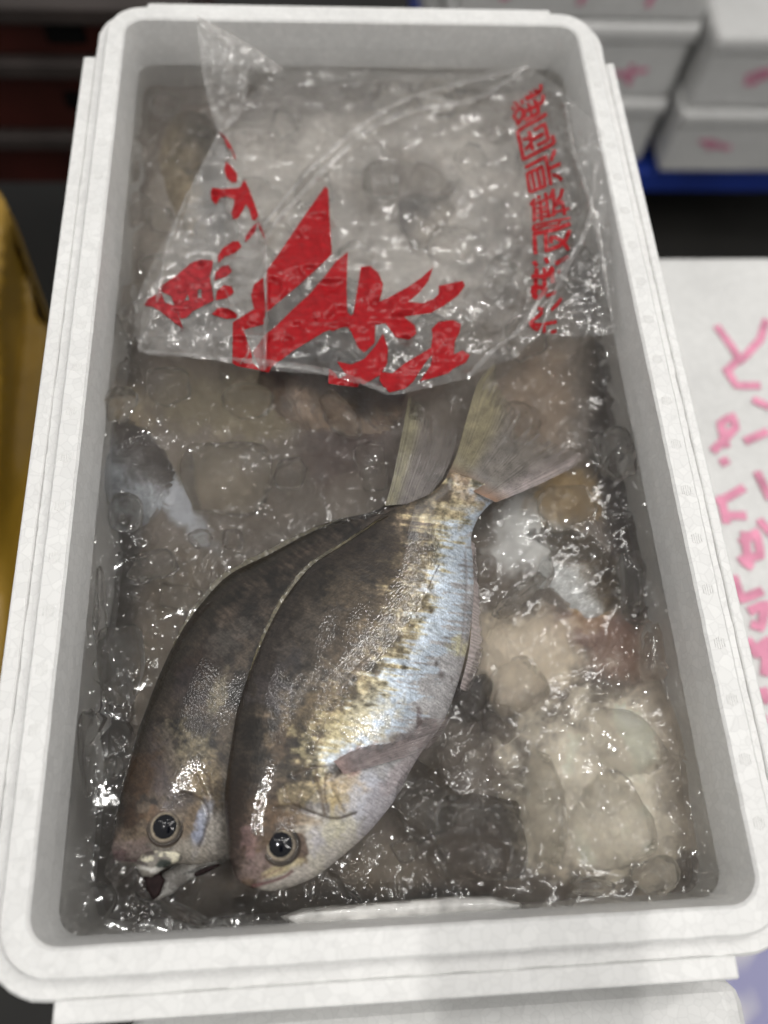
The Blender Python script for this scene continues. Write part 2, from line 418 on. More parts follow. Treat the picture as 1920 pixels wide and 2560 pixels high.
# ------------------------------------------------------------------ the foam box
BW, BL = 0.29, 0.522
def ring(off, z, r, nside=(46, 84), nc=9, jit=0.0, seed=0):
    x0, x1, y0, y1 = -off, BW + off, -off, BL + off
    pts = []
    cs = [((x1 - r, y0 + r), -90), ((x1 - r, y1 - r), 0), ((x0 + r, y1 - r), 90), ((x0 + r, y0 + r), 180)]
    for k, ((cx, cy), a0) in enumerate(cs):
        for i in range(nc):
            a = math.radians(a0 + 90 * i / (nc - 1)); pts.append((cx + r * math.cos(a), cy + r * math.sin(a)))
        (nx, ny), b0 = cs[(k + 1) % 4]
        e = pts[-1]; b = math.radians(b0); s = (nx + r * math.cos(b), ny + r * math.sin(b))
        ns = nside[1] if k % 2 == 0 else nside[0]
        pts += [(e[0] + (s[0] - e[0]) * t / ns, e[1] + (s[1] - e[1]) * t / ns) for t in range(1, ns)]
    p = np.array(pts)
    if jit:
        d = fbm(p[:, 0], p[:, 1], 260, 2, seed) * jit
        c = p - [BW / 2, BL / 2]; nrm = np.where(np.abs(c[:, :1]) > BW / 2 - 0.01, np.c_[np.sign(c[:, 0]), c[:, 1] * 0], np.c_[c[:, 0] * 0, np.sign(c[:, 1])])
        p = p + nrm * d[:, None]
    return np.c_[p, np.full(len(p), z)]
def loft(name, rings, mat, cap0=True, cap1=True):
    V = np.vstack(rings); n = len(rings[0]); F = []
    for k in range(len(rings) - 1):
        for i in range(n):
            j = (i + 1) % n; F.append((k * n + i, k * n + j, (k + 1) * n + j, (k + 1) * n + i))
    if cap0: F.append(tuple(range(n))[::-1])
    if cap1: F.append(tuple((len(rings) - 1) * n + i for i in range(n)))
    return mesh_obj(name, V, F, mat, smooth=False)

box = empty('foam_box', (BW / 2, BL / 2, -0.15), 'open white foam fish box holding two whole fish in ice water', 'fish box')
J = 0.00035
body = loft('body', [ring(.012, -.150, .020), ring(.0195, -.146, .026), ring(.0195, -.0098, .026, jit=J, seed=2), ring(.0183, -.0082, .025, jit=J, seed=2),
                     ring(.0118, -.0080, .022), ring(.0118, -.0012, .022, jit=J * .6, seed=4), ring(.0106, 0.0, .021, jit=J * .6, seed=4),
                     ring(.0014, 0.0, .013, jit=J * .4, seed=5), ring(.0002, -.0012, .012, jit=J * .4, seed=5), ring(-.0010, -.018, .0115),
                     ring(-.0016, -.040, .011), ring(-.007, -.126, .009), ring(-.011, -.130, .006)], EPS)
adopt(body, box)
for f in body.data.polygons: f.use_smooth = False
def tab(x0, x1, y0, y1):
    bm = bmesh.new(); box_bm(bm, ((x0 + x1) / 2, (y0 + y1) / 2, -0.0350), (x1 - x0, y1 - y0, 0.056), 0.0012)
    return adopt(bm_obj('grip_tab', bm, EPS), box)
tab(-.0262, -.0187, .020, BL - .026)
tab(BW + .0187, BW + .0240, .020, BL - .026)
tab(.010, BW - .012, -.0272, -.0187)
tab(.010, BW - .012, BL + .0187, BL + .0250)
# small moulded hatch marks along the lip
bm = bmesh.new()
for k in range(5): box_bm(bm, (0, 0, 0), (0.00001, 0.00001, 0.00001)) if False else box_bm(bm, ((k - 2) * 0.0011, 0, 0), (0.00045, 0.0058 - 0.0009 * abs(k - 2), 0.0004))
hm = bm_obj('moulded_mark', bm, EPS); first = True
for side in (0, 1):
    for k in range(19):
        o = hm if first else bpy.data.objects.new('moulded_mark', hm.data)
        if not first: COL.objects.link(o)
        first = False
        x = -0.0062 if side == 0 else BW + 0.0062
        adopt(o, box); o.location = (x, 0.030 + k * 0.0257, 0.0001)

V = []; F = []
rd = random.Random(5)
def drop(cx, cy, z, r):
    o = len(V); n = 10; el = rd.uniform(.75, 1.25)
    for hgt, rad in ((0, 1.0), (.3, .88), (.5, .55), (.56, .12)):
        for i in range(n):
            a = 6.2832 * i / n; V.append((cx + r * rad * math.cos(a) * el, cy + r * rad * math.sin(a), z + r * hgt))
    for k in range(3):
        for i in range(n):
            j = (i + 1) % n; F.append((o + k * n + i, o + k * n + j, o + (k + 1) * n + j, o + (k + 1) * n + i))
    F.append(tuple(o + 3 * n + i for i in range(n)))
for k in range(90):
    u_ = rd.random()
    if u_ < .45: drop(rd.gauss(.012, .018), -rd.uniform(.002, .010), .0001, rd.uniform(.0005, .0015))
    elif u_ < .6: drop(-rd.uniform(.002, .010), rd.uniform(0, .3) ** 1.5, .0001, rd.uniform(.0005, .0013))
    elif u_ < .8: drop(BW + rd.uniform(.002, .010), rd.uniform(0, BL), .0001, rd.uniform(.0004, .0009))
    else: drop(rd.uniform(0, BW), -rd.uniform(.002, .010), .0001, rd.uniform(.0004, .0010))
dr = mesh_obj('water_droplets', V, F, glassy('droplet', 1.33, (1, 1, 1), 0.03, ((900, .1, .0001),), 0.85)); dr['kind'] = 'stuff'
dr['label'] = 'small water droplets scattered on the foam rim'; dr['category'] = 'water'
# the stack the box stands on
lowbox = empty('foam_box', (BW / 2, BL / 2, -0.30), 'closed white foam box directly beneath the fish box', 'fish box')
adopt(loft('body', [ring(.008, -.30, .02), ring(.013, -.296, .022), ring(.013, -.156, .022), ring(.011, -.1515, .022)], EPS2), lowbox)
lowcrate = empty('plastic_crate', (BW / 2, BL / 2, FLOOR_Z), 'black plastic crate at the bottom under the fish boxes', 'crate')
adopt(loft('body', [ring(.002, FLOOR_Z + .002, .02), ring(.010, FLOOR_Z + .01, .022), ring(.012, -.310, .022), ring(.010, -.3015, .022)], simple('black_plastic', (0.01, 0.01, 0.011), 0.5, 0.4, (20, 0.3))), lowcrate)

# ------------------------------------------------------------------ water
WZ = -0.0315
_lump = RNG.random((95, 2)) * [BW, BL]; _lr = 0.007 + RNG.random(95) ** 2 * 0.022; _lh = 0.0010 + RNG.random(95) * 0.0030
def water_h(x, y):
    h = 0.0015 * fbm(x, y, 34, 2, 1) + 0.00007 * fbm(x, y, 150, 2, 5)
    wx = x + .0022 * fbm(x, y, 110, 2, 8); wy = y + .0022 * fbm(x, y, 110, 2, 9)
    for i, ((cx, cy), r, hh) in enumerate(zip(_lump, _lr, _lh)):
        a = i * 1.7; el = .55 + .45 * ((i * 37) % 11) / 10
        k = (np.abs(x - cx) < r * 1.8) & (np.abs(y - cy) < r * 1.8)
        if not k.any(): continue
        u = ((wx[k] - cx) * math.cos(a) + (wy[k] - cy) * math.sin(a)) / r; v = (-(wx[k] - cx) * math.sin(a) + (wy[k] - cy) * math.cos(a)) / (r * el)
        q = np.abs(u) ** 3 + np.abs(v) ** 3
        h[k] = np.where(q < 1, np.maximum(h[k], hh * np.clip(1 - q, 0, 1) ** .4 - 0.0002), h[k])
    # thin ridges where neighbouring pieces of ice meet
    for seed, npt, amp in ((5, 120, .0016), (6, 320, .0010)):
        pts = np.random.default_rng(seed).random((npt, 2)) * [BW, BL]
        ax = x + .006 * fbm(x, y, 45, 3, 40 + seed); ay = y + .006 * fbm(x, y, 45, 3, 50 + seed)
        f1 = np.full(len(x), 9.); f2 = np.full(len(x), 9.)
        for cx, cy in pts:
            dd = np.hypot(ax - cx, ay - cy); f2 = np.minimum(f2, np.maximum(dd, f1)); f1 = np.minimum(f1, dd)
        mk = sstep(-.15, .35, fbm(x, y, 24, 2, 60 + seed))
        h = h + amp * mk * np.exp(-((f2 - f1) / .0011) ** 2) - .0006 * mk * sstep(.004, .0, f2 - f1)
    e = np.minimum(np.minimum(x, BW - x), np.minimum(y, BL - y))
    return WZ + h * sstep(0.0, 0.012, e)
nx, ny = 461, 829
x0, x1, y0, y1 = 0.0006, BW - 0.0006, 0.0006, BL - 0.0006
X, Y = np.meshgrid(np.linspace(x0, x1, nx), np.linspace(y0, y1, ny))
Zw = water_h(X.ravel(), Y.ravel())
V = np.c_[X.ravel(), Y.ravel(), Zw]
_i = (np.arange(ny - 1)[:, None] * nx + np.arange(nx - 1)[None]).ravel(); F = np.stack([_i, _i + 1, _i + nx + 1, _i + nx], 1)
def keep_corner(V, F, r=0.0105):
    c = V[np.array(F)].mean(1)
    dx = np.maximum(np.maximum(x0 + r - c[:, 0], c[:, 0] - (x1 - r)), 0); dy = np.maximum(np.maximum(y0 + r - c[:, 1], c[:, 1] - (y1 - r)), 0)
    return np.array(F)[np.hypot(dx, dy) < r]
Fk = keep_corner(V, F)
_e = np.concatenate([Fk[:, [0, 1]], Fk[:, [1, 2]], Fk[:, [2, 3]], Fk[:, [3, 0]]]).astype(np.int64)
_k = np.minimum(_e[:, 0], _e[:, 1]) * 10 ** 7 + np.maximum(_e[:, 0], _e[:, 1])
_u, _first, _cnt = np.unique(_k, return_index=True, return_counts=True)
rim = _e[_first[_cnt == 1]]
nV = len(V); rv = np.unique(rim); new = {int(q): nV + i for i, q in enumerate(rv)}
Vb = V[rv].copy(); Vb[:, 2] = -0.128; cen = nV + len(rv)
allF = Fk.tolist() + [[int(a_), new[int(a_)], new[int(b_)], int(b_)][::-1] for a_, b_ in rim] + [[new[int(a_)], cen, new[int(b_)]][::-1] for a_, b_ in rim]
water = mesh_obj('melt_water', np.vstack([V, Vb, [[BW / 2, BL / 2, -.128]]]), allF, WATER)
_bm = bmesh.new(); _bm.from_mesh(water.data); bmesh.ops.recalc_face_normals(_bm, faces=_bm.faces); _bm.to_mesh(water.data); _bm.free()
water.data.polygons.foreach_set('use_smooth', [True] * len(water.data.polygons))
water['kind'] = 'structure'

# ------------------------------------------------------------------ paint
def blobs(px, col, items, seed=0, rough0=0.5):
    n1 = fbm(px[:, 0], px[:, 1], 1 / 45, 4, seed); n2 = fbm(px[:, 0], px[:, 1], 1 / 14, 3, seed + 5)
    for it in items:
        cx, cy, rx, ry, ang, c, st = it[:7]; rough = it[7] if len(it) > 7 else rough0
        a = math.radians(ang); dx = px[:, 0] - cx; dy = px[:, 1] - cy
        u = (dx * math.cos(a) + dy * math.sin(a)) / rx; v = (-dx * math.sin(a) + dy * math.cos(a)) / ry
        r = np.hypot(u, v) + rough * (n1 + 0.6 * n2)
        mk = sstep(1.25, 0.55, r)[:, None] * st
        col = col * (1 - mk) + lin(c) * mk
    return col

# slush bed under the surface
nbx, nby = 291, 523
X, Y = np.meshgrid(np.linspace(0.001, BW - .001, nbx), np.linspace(0.001, BL - .001, nby))
xf, yf = X.ravel(), Y.ravel()
hb = np.full(len(xf), -0.059); tint = np.ones(len(xf))
wx = xf + .0035 * fbm(xf, yf, 90, 3, 22); wy = yf + .0035 * fbm(xf, yf, 90, 3, 23)
hb = -0.051 + .0045 * fbm(xf, yf, 22, 2, 25) + .0012 * (0.5 - np.abs(fbm(wx, wy, 50, 2, 26)))
tint = 1 + .15 * fbm(wx, wy, 30, 3, 27) + .06 * fbm(wx, wy, 90, 3, 28)
hb += 0.0008 * fbm(xf, yf, 60, 3, 20)
_pp = proj(np.c_[xf, yf, np.full(len(xf), -0.042)])
for cx, cy, rx, ry, up_ in ((1520, 1980, 280, 270, .015), (1300, 1650, 170, 150, .010), (900, 520, 520, 330, .006), (540, 1180, 200, 160, .004), (1400, 1350, 150, 220, .005)):
    hb += up_ * np.exp(-(((_pp[:, 0] - cx) / rx) ** 2 + ((_pp[:, 1] - cy) / ry) ** 2) ** 1.5)
hb = np.minimum(hb, -.0350 + .001 * fbm(xf, yf, 120, 2, 24))
e = np.minimum(np.minimum(xf, BW - xf), np.minimum(yf, BL - yf))
hb -= 0.008 * sstep(0.025, 0.0, e) + .020 * sstep(380, 230, _pp[:, 0] + .10 * (_pp[:, 1] - 1500)) * sstep(1150, 1350, _pp[:, 1]) + .016 * sstep(2200, 2290, _pp[:, 1]) * sstep(1300, 1000, _pp[:, 0])
pb = proj(np.c_[xf, yf, np.full(len(xf), -0.045)])
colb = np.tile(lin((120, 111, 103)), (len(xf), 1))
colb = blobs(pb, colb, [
    (250, 1750, 90, 800, 4, (56, 48, 43), 0.95), (330, 2200, 150, 170, 0, (66, 57, 51), 0.95), (800, 2290, 600, 60, -3, (68, 60, 55), 0.95),  # dark left strip: gloom of the deeper water painted into the bed colour
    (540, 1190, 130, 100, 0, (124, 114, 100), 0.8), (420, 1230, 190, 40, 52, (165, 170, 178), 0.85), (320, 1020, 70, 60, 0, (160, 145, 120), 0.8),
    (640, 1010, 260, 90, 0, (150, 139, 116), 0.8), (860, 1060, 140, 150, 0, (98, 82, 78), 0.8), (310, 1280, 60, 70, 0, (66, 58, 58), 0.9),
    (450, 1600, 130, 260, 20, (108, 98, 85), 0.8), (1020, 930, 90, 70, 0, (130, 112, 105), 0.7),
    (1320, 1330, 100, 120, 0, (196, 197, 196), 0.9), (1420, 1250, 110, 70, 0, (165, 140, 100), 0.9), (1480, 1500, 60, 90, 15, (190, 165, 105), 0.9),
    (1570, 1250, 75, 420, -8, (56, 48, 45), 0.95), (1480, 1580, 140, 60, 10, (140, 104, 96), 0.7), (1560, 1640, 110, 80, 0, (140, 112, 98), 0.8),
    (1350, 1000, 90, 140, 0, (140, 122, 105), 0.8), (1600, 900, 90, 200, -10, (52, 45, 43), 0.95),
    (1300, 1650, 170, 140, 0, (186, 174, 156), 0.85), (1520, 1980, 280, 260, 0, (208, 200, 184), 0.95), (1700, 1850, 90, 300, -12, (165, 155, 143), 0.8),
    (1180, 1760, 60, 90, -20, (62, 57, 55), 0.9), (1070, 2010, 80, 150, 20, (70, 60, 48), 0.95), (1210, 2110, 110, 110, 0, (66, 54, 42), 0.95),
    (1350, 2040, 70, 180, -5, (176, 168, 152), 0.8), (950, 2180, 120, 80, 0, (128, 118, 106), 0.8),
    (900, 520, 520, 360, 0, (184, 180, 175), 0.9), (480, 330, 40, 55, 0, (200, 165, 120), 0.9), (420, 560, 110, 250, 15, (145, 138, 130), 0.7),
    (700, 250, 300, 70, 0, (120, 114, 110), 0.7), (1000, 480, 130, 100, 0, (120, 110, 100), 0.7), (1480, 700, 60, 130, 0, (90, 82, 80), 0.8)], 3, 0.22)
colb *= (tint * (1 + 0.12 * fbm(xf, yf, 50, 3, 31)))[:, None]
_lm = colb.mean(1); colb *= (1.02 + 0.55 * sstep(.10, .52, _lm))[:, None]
V = np.c_[xf, yf, hb]
F = [(j * nbx + i, j * nbx + i + 1, (j + 1) * nbx + i + 1, (j + 1) * nbx + i) for j in range(nby - 1) for i in range(nbx - 1)]
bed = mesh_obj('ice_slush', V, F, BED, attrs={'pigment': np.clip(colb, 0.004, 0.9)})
bed['kind'] = 'stuff'; bed['label'] = 'murky slush of crushed ice at the bottom of the box'; bed['category'] = 'ice'

# ------------------------------------------------------------------ fish
def fish_body(name, D, Vn, zmid, tmax, paintfn, creases=(), nu=420, ntop=210, nbot=20, ztilt=0.0, bumps=()):
    Dp = spline(D, nu); Vp = spline(Vn, nu)
    u = np.linspace(0, 1, nu)
    t = tmax * np.minimum(sstep(-0.02, 0.16, u) ** 0.6, 1) * (1 - 0.80 * sstep(0.45, 1.0, u)) * (0.9 + 0.1 * sstep(0.05, 0.35, u))
    st = -np.cos(np.linspace(0, np.pi, ntop)); sb = np.cos(np.linspace(0, np.pi, nbot))[1:-1]
    s = np.concatenate([st, sb]); up = np.concatenate([np.ones(ntop), -np.ones(nbot - 2)])
    S, U = np.meshgrid(s, u); UP, T = np.meshgrid(up, t)
    mid = (Dp + Vp) / 2; half = (Vp - Dp) / 2
    px = mid[:, None, :] + half[:, None, :] * s[None, :, None]
    prof = np.clip(1 - np.abs(S) ** 2.3, 0, 1) ** 0.62
    dz = T * prof * UP
    W = P(px[..., 0], px[..., 1], zmid + ztilt * S)
    W[..., 2] += dz
    # pull the raised skin back along the sight so the outline stays true to the flat plan: not needed, plan is kept
    pos = W.reshape(-1, 3); pxy = proj(pos)
    top = UP.ravel() > 0
    col, silver = paintfn(pxy, U.ravel(), S.ravel())
    fine = fbm(pxy[:, 0], pxy[:, 1], 1 / 7.5, 3, 33); col = col * (1 + 0.28 * fine * (1 - 0.6 * sstep(.2, .9, S.ravel())))[:, None]
    lum = col.mean(1); fct = 0.40 + 0.52 * sstep(0.09, 0.40, lum); hd = sstep(.30, .18, U.ravel()) * sstep(-.75, -.2, S.ravel() + .5 * sstep(.10, .0, U.ravel())); col = col * (fct * (1 - hd) + np.maximum(fct, .80) * hd)[:, None]
    for line, wd, dp, c, st_ in creases:
        d, _ = seg_dist(pxy, spline(line, 40))
        k = np.exp(-(d / wd) ** 2) * top
        pos[:, 2] -= k * dp * 0.45
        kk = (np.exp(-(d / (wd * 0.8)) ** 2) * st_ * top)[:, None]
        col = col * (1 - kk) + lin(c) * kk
    for cx, cy, rx, ry, ang, hgt in bumps:
        a = math.radians(ang); dx = pxy[:, 0] - cx; dy = pxy[:, 1] - cy
        q = ((dx * math.cos(a) + dy * math.sin(a)) / rx) ** 2 + ((-dx * math.sin(a) + dy * math.cos(a)) / ry) ** 2
        pos[:, 2] += hgt * np.exp(-q) * top
    n = len(s); F = []
    for k in range(nu - 1):
        for i in range(n):
            j = (i + 1) % n; F.append((k * n + i, (k + 1) * n + i, (k + 1) * n + j, k * n + j))
    F.append(tuple(range(n))); F.append(tuple((nu - 1) * n + i for i in range(n))[::-1])
    return mesh_obj(name, pos, F, SKIN, attrs={'pigment': np.clip(col, 0.003, 0.9), 'silver': np.clip(silver, 0, 1), 'along': U.ravel() * 210, 'across': S.ravel() * 7}), pos, pxy, top
def height_at(pos, pxy, top, x, y):
    d = np.hypot(pxy[:, 0] - x, pxy[:, 1] - y) + (~top) * 1e6
    i = np.argsort(d)[:6]; return pos[i, 2].mean()

def fin(name, curves, z, nr, nk, colfn, opac, rays=30, sag=0.0, ridge=0.00012, ragged=True):
    """curves: pixel polylines from root to edge; z: a height per curve"""
    C = [spline(c, nr) for c in curves]; n = len(C)
    kk = np.linspace(0, n - 1, nk); pts = []; zz = []
    Cs = np.stack(C)
    for i in range(nr):
        col = spline(Cs[:, i, :], nk) if n > 2 else np.stack([Cs[0, i] + (Cs[-1, i] - Cs[0, i]) * t for t in np.linspace(0, 1, nk)])
        pts.append(col); zz.append(np.interp(kk, range(n), z))
    px = np.array(pts); zz = np.array(zz)
    r = np.linspace(0, 1, nr)[:, None] * np.ones(nk); k = np.ones(nr)[:, None] * np.linspace(0, 1, nk)
    rw = r + 0.012 * np.sin(r * 37) + 0.006 * np.sin(k * 5 + r * 60) * k
    zz = zz + ridge * np.sin(rw * rays * 2 * np.pi) * (1 - 0.3 * k) + sag * np.sin(r * 9 + k * 3) * k
    W = np.stack([P(px[i, j, 0], px[i, j, 1], zz[i, j]) for i in range(nr) for j in range(nk)])
    F = [(i * nk + j, i * nk + j + 1, (i + 1) * nk + j + 1, (i + 1) * nk + j) for i in range(nr - 1) for j in range(nk - 1)]
    col = colfn(r.ravel(), k.ravel(), px.reshape(-1, 2))
    op = opac(r.ravel(), k.ravel())
    if ragged: op = op * (1 - 0.9 * sstep(0.80, 1.0, k.ravel() + 0.16 * fbm(r.ravel() * 60, k.ravel() * 2, 1.0, 2, 150)))
    return mesh_obj(name, W, F, FIN, attrs={'pigment': col, 'ray': rw.ravel() * rays * 2 * np.pi, 'opacity': op})
def dome(name, poly, z0, h, mat, step=6, edge=14, colfn=None, silver=0.3, base=0.003):
    V2, F = fill(poly, step); d, _ = seg_dist(V2, poly, True)
    z = z0 + h * np.sqrt(np.clip(1 - (1 - np.clip(d / edge, 0, 1)) ** 2, 0, 1))
    W = P(V2[:, 0], V2[:, 1], z)
    # a skirt below closes it towards what it sits on
    n = len(V2); Wb = W.copy(); Wb[:, 2] = z0 - base
    Fb = F[:, ::-1] + n
    from collections import Counter
    ec = Counter()
    for a, b, c in F:
        for s, e in ((a, b), (b, c), (c, a)): ec[(int(s), int(e))] += 1
    rim = [(s, e) for (s, e) in ec if (e, s) not in ec]
    Fs = [(s, s + n, e + n, e) for s, e in rim]
    allV = np.vstack([W, Wb]); allF = [tuple(f) for f in F] + [tuple(f) for f in Fb] + Fs
    at = None
    if colfn is not None:
        pp = np.vstack([V2, V2]); at = {'pigment': colfn(pp), 'silver': np.full(len(pp), silver), 'along': pp[:, 0] * .3, 'across': pp[:, 1] * .3}
    o = mesh_obj(name, allV, allF, mat, attrs=at)
    bmx = bmesh.new(); bmx.from_mesh(o.data); bmesh.ops.recalc_face_normals(bmx, faces=bmx.faces); bmx.to_mesh(o.data); bmx.free()
    return o

def eye(parent, cx, cy, z, rpx, name='eye'):
    c = P(cx, cy, z); s = np.linalg.norm(P(cx + rpx, cy, z) - c)
    def lathe(nm, prof, mat, attrs=None, n=48):
        V = []; F = []
        for (r, h) in prof:
            for i in range(n):
                a = 2 * math.pi * i / n; V.append((c[0] + s * r * math.cos(a), c[1] + s * r * math.sin(a), c[2] + s * h))
        for k in range(len(prof) - 1):
            for i in range(n):
                j = (i + 1) % n; F.append((k * n + i, k * n + j, (k + 1) * n + j, (k + 1) * n + i))
        F.append(tuple((len(prof) - 1) * n + i for i in range(n)))
        col = np.repeat(np.array([lin(q[0]) for q in attrs]), n, 0) if attrs else None
        sv = np.repeat(np.array([q[1] for q in attrs], float), n) if attrs else None
        if attrs:
            an_ = np.tile(np.arange(n) / n * 6.2832, len(prof)); col = col * (1 + .38 * np.sin(an_ + cx) + .25 * fbm(np.cos(an_) * 3 + cx, np.sin(an_) * 3, 1.0, 2, 7))[:, None]
        return mesh_obj(nm, V, F, mat, attrs={'pigment': col, 'silver': sv, 'along': np.array(V)[:, 0] * 900, 'across': np.array(V)[:, 1] * 900} if attrs else None)
    prof = [(1.24, -0.30), (1.16, -0.06), (1.10, 0.01), (1.04, 0.03), (0.99, 0.0), (0.96, 0.04), (0.88, 0.12), (0.79, 0.18), (0.72, 0.21), (0.69, 0.20), (0.64, 0.19)]
    cols = [((80, 66, 54), .0), ((58, 47, 39), .0), ((40, 33, 28), .0), ((66, 57, 48), .0), ((30, 25, 22), 0), ((76, 68, 58), .1), ((122, 112, 100), .1), ((146, 135, 118), .1), ((112, 103, 84), .1), ((26, 22, 18), 0), ((8, 8, 8), 0)]
    e = lathe(name, prof, SKIN, cols); adopt(e, parent)
    p = lathe('pupil', [(0.75, 0.17), (0.73, 0.21), (0.61, 0.28), (0.44, 0.335), (0.21, 0.37), (0.03, 0.38)], PUPIL)
    p.parent = e
    return e

BAND = [(1222, 1262), (1175, 1345), (1142, 1440), (1105, 1540), (1080, 1620), (1040, 1700), (985, 1775), (925, 1845), (880, 1890)]
def paint_top(px, u, s):
    x, y = px[:, 0], px[:, 1]
    n1 = fbm(x, y, 1 / 60, 5, 11); n2 = fbm(x, y, 1 / 16, 4, 12)
    # streaks run across the flank
    a = math.radians(8); xs = x * math.cos(a) + y * math.sin(a); ys = -x * math.sin(a) + y * math.cos(a)
    stk = fbm(xs * 0.13, ys, 1 / 8, 4, 13)
    d, sd = seg_dist(px, BAND); d = d * np.where(sd < 0, 1, -1)     # + towards the belly
    d = d + 10 * n1 + 10 * stk + 7 * n2
    c = np.tile(lin((80, 71, 62)), (len(x), 1)) * np.clip(1 + 0.9 * n1 + 0.45 * n2 + 0.7 * fbm(x, y, 1 / 30, 3, 19), .3, 2.6)[:, None]
    def mix(c, k, rgb):
        k = np.clip(k, 0, 1)[:, None]; return c * (1 - k) + lin(rgb) * k
    c = mix(c, sstep(-0.35, -0.95, s) * 0.7, (52, 42, 34))                                   # dark back
    stk2 = fbm(xs * 0.05, ys, 1 / 7, 4, 14)
    d2 = d + 34 * stk2 + 26 * stk + 12 * n2
    stops = [-300, -205, -150, -100, -66, -34, 14, 36, 64]
    cols = np.array([lin(q) for q in ((74, 65, 56), (88, 77, 65), (112, 98, 80), (154, 141, 110), (182, 174, 146), (188, 197, 206), (184, 196, 210), (166, 165, 166), (158, 156, 157))])
    fl = np.stack([np.interp(d2, stops, cols[:, q]) for q in range(3)], 1)
    k = sstep(-300, -200, d2)[:, None]
    c = c * (1 - k) + fl * np.clip(1 + 0.22 * n1 + (0.35 * n2 + .55 * fbm(x, y, 1 / 30, 3, 19)) * sstep(0, -90, d), .3, 2.2)[:, None] * k
    c = c * (1 + 0.10 * n2)[:, None]
    sil = 0.08 + 0.35 * sstep(-100, -20, d) * sstep(60, 10, d)
    head = sstep(0.30, 0.20, u)
    hc = np.tile(lin((92, 74, 56)), (len(x), 1)) * (1 + 0.4 * n1 + 0.3 * n2)[:, None]
    hc = mix(hc, sstep(-0.25, -0.8, s), (58, 42, 30))
    hc = mix(hc, sstep(0.05, 0.5, s + 0.16 * n1 + .1 * n2), (196, 190, 178))
    c = c * (1 - head[:, None]) + hc * head[:, None]
    c = blobs(px, c, [
        (690, 1740, 55, 45, 30, (110, 102, 106), 0.5, .6), (680, 1600, 70, 120, 30, (80, 70, 66), 0.5, .6), (735, 1640, 40, 60, 30, (104, 98, 100), 0.4, .6),
        (735, 1855, 60, 34, 25, (44, 32, 30), 0.85), (690, 1880, 26, 60, 10, (120, 96, 70), 0.6), (668, 1850, 16, 40, -10, (150, 130, 104), 0.6),
        (800, 1760, 90, 60, -35, (150, 128, 92), 0.5), (860, 1820, 100, 46, -30, (186, 174, 134), 0.6, .8), (940, 1780, 70, 60, -30, (196, 190, 168), 0.5, .8),
        (780, 1700, 16, 80, 38, (138, 126, 112), 0.6, 0.15), (920, 1560, 110, 100, 0, (104, 84, 58), 0.4), (1010, 1430, 80, 90, 20, (120, 100, 70), 0.5),
        (930, 1400, 70, 60, 0, (52, 40, 33), 0.6), (960, 1350, 50, 50, 0, (60, 48, 40), 0.5), (1130, 1260, 50, 60, 30, (160, 146, 116), 0.8), (1160, 1230, 40, 30, 20, (170, 152, 130), 0.7),
        (1150, 1190, 40, 22, 20, (150, 118, 96), 0.5), (1110, 1230, 22, 30, 20, (70, 48, 34), 0.7),
        # head
        (800, 1990, 75, 35, 5, (170, 156, 122), 0.65, .7), (740, 1985, 40, 30, 0, (150, 135, 108), 0.6, .7), (820, 1640, 90, 60, 30, (112, 98, 82), .5, .8), (760, 1560, 50, 80, 35, (104, 94, 84), .45, .8), (870, 1480, 70, 50, 0, (112, 98, 80), .45, .8), (850, 1700, 60, 50, 0, (124, 106, 84), .5, .8), (860, 2000, 45, 60, 20, (200, 176, 122), 0.6), (900, 1990, 40, 90, 30, (200, 202, 214), 0.7),
        (770, 2050, 60, 20, 10, (158, 138, 112), 0.6), (800, 2100, 40, 50, 20, (186, 184, 196), 0.6), (840, 2080, 50, 60, 20, (204, 198, 170), 0.6), (860, 1940, 50, 40, 20, (190, 170, 140), 0.6),
        (752, 2120, 22, 50, -10, (92, 66, 44), 0.85), (700, 2050, 60, 16, 0, (96, 74, 52), 0.8),
        (640, 2160, 55, 60, 10, (146, 128, 123), 0.8, 0.4), (600, 2110, 24, 80, 5, (92, 70, 58), 0.5), (625, 2120, 22, 50, 0, (150, 120, 118), 0.6),
        (690, 2178, 40, 14, -18, (206, 190, 150), 0.8, 0.15), (730, 2165, 40, 12, -28, (200, 186, 150), 0.7, 0.15), (740, 2200, 90, 26, -22, (204, 196, 188), 0.8), (850, 2140, 80, 40, -40, (190, 184, 180), 0.7),
        (960, 2020, 40, 90, 30, (176, 172, 178), 0.8), (1010, 1930, 30, 70, 30, (170, 160, 162), 0.7), (900, 1900, 60, 30, -20, (170, 128, 130), 0.6), (835, 1925, 24, 20, 0, (58, 46, 40), 0.8),
        (1040, 1840, 70, 26, -25, (112, 98, 98), 0.6), (1105, 1690, 10, 22, -20, (120, 110, 108), 0.7), (1090, 1660, 7, 12, 0, (116, 106, 104), 0.7), (1130, 1700, 6, 14, 0, (122, 112, 110), 0.6),
        (1150, 1620, 28, 30, 0, (190, 184, 140), 0.6), (1045, 1790, 8, 26, 0, (110, 92, 90), 0.7)], 17)
    return c, sil * (1 - 0.6 * head) + 0.15 * head

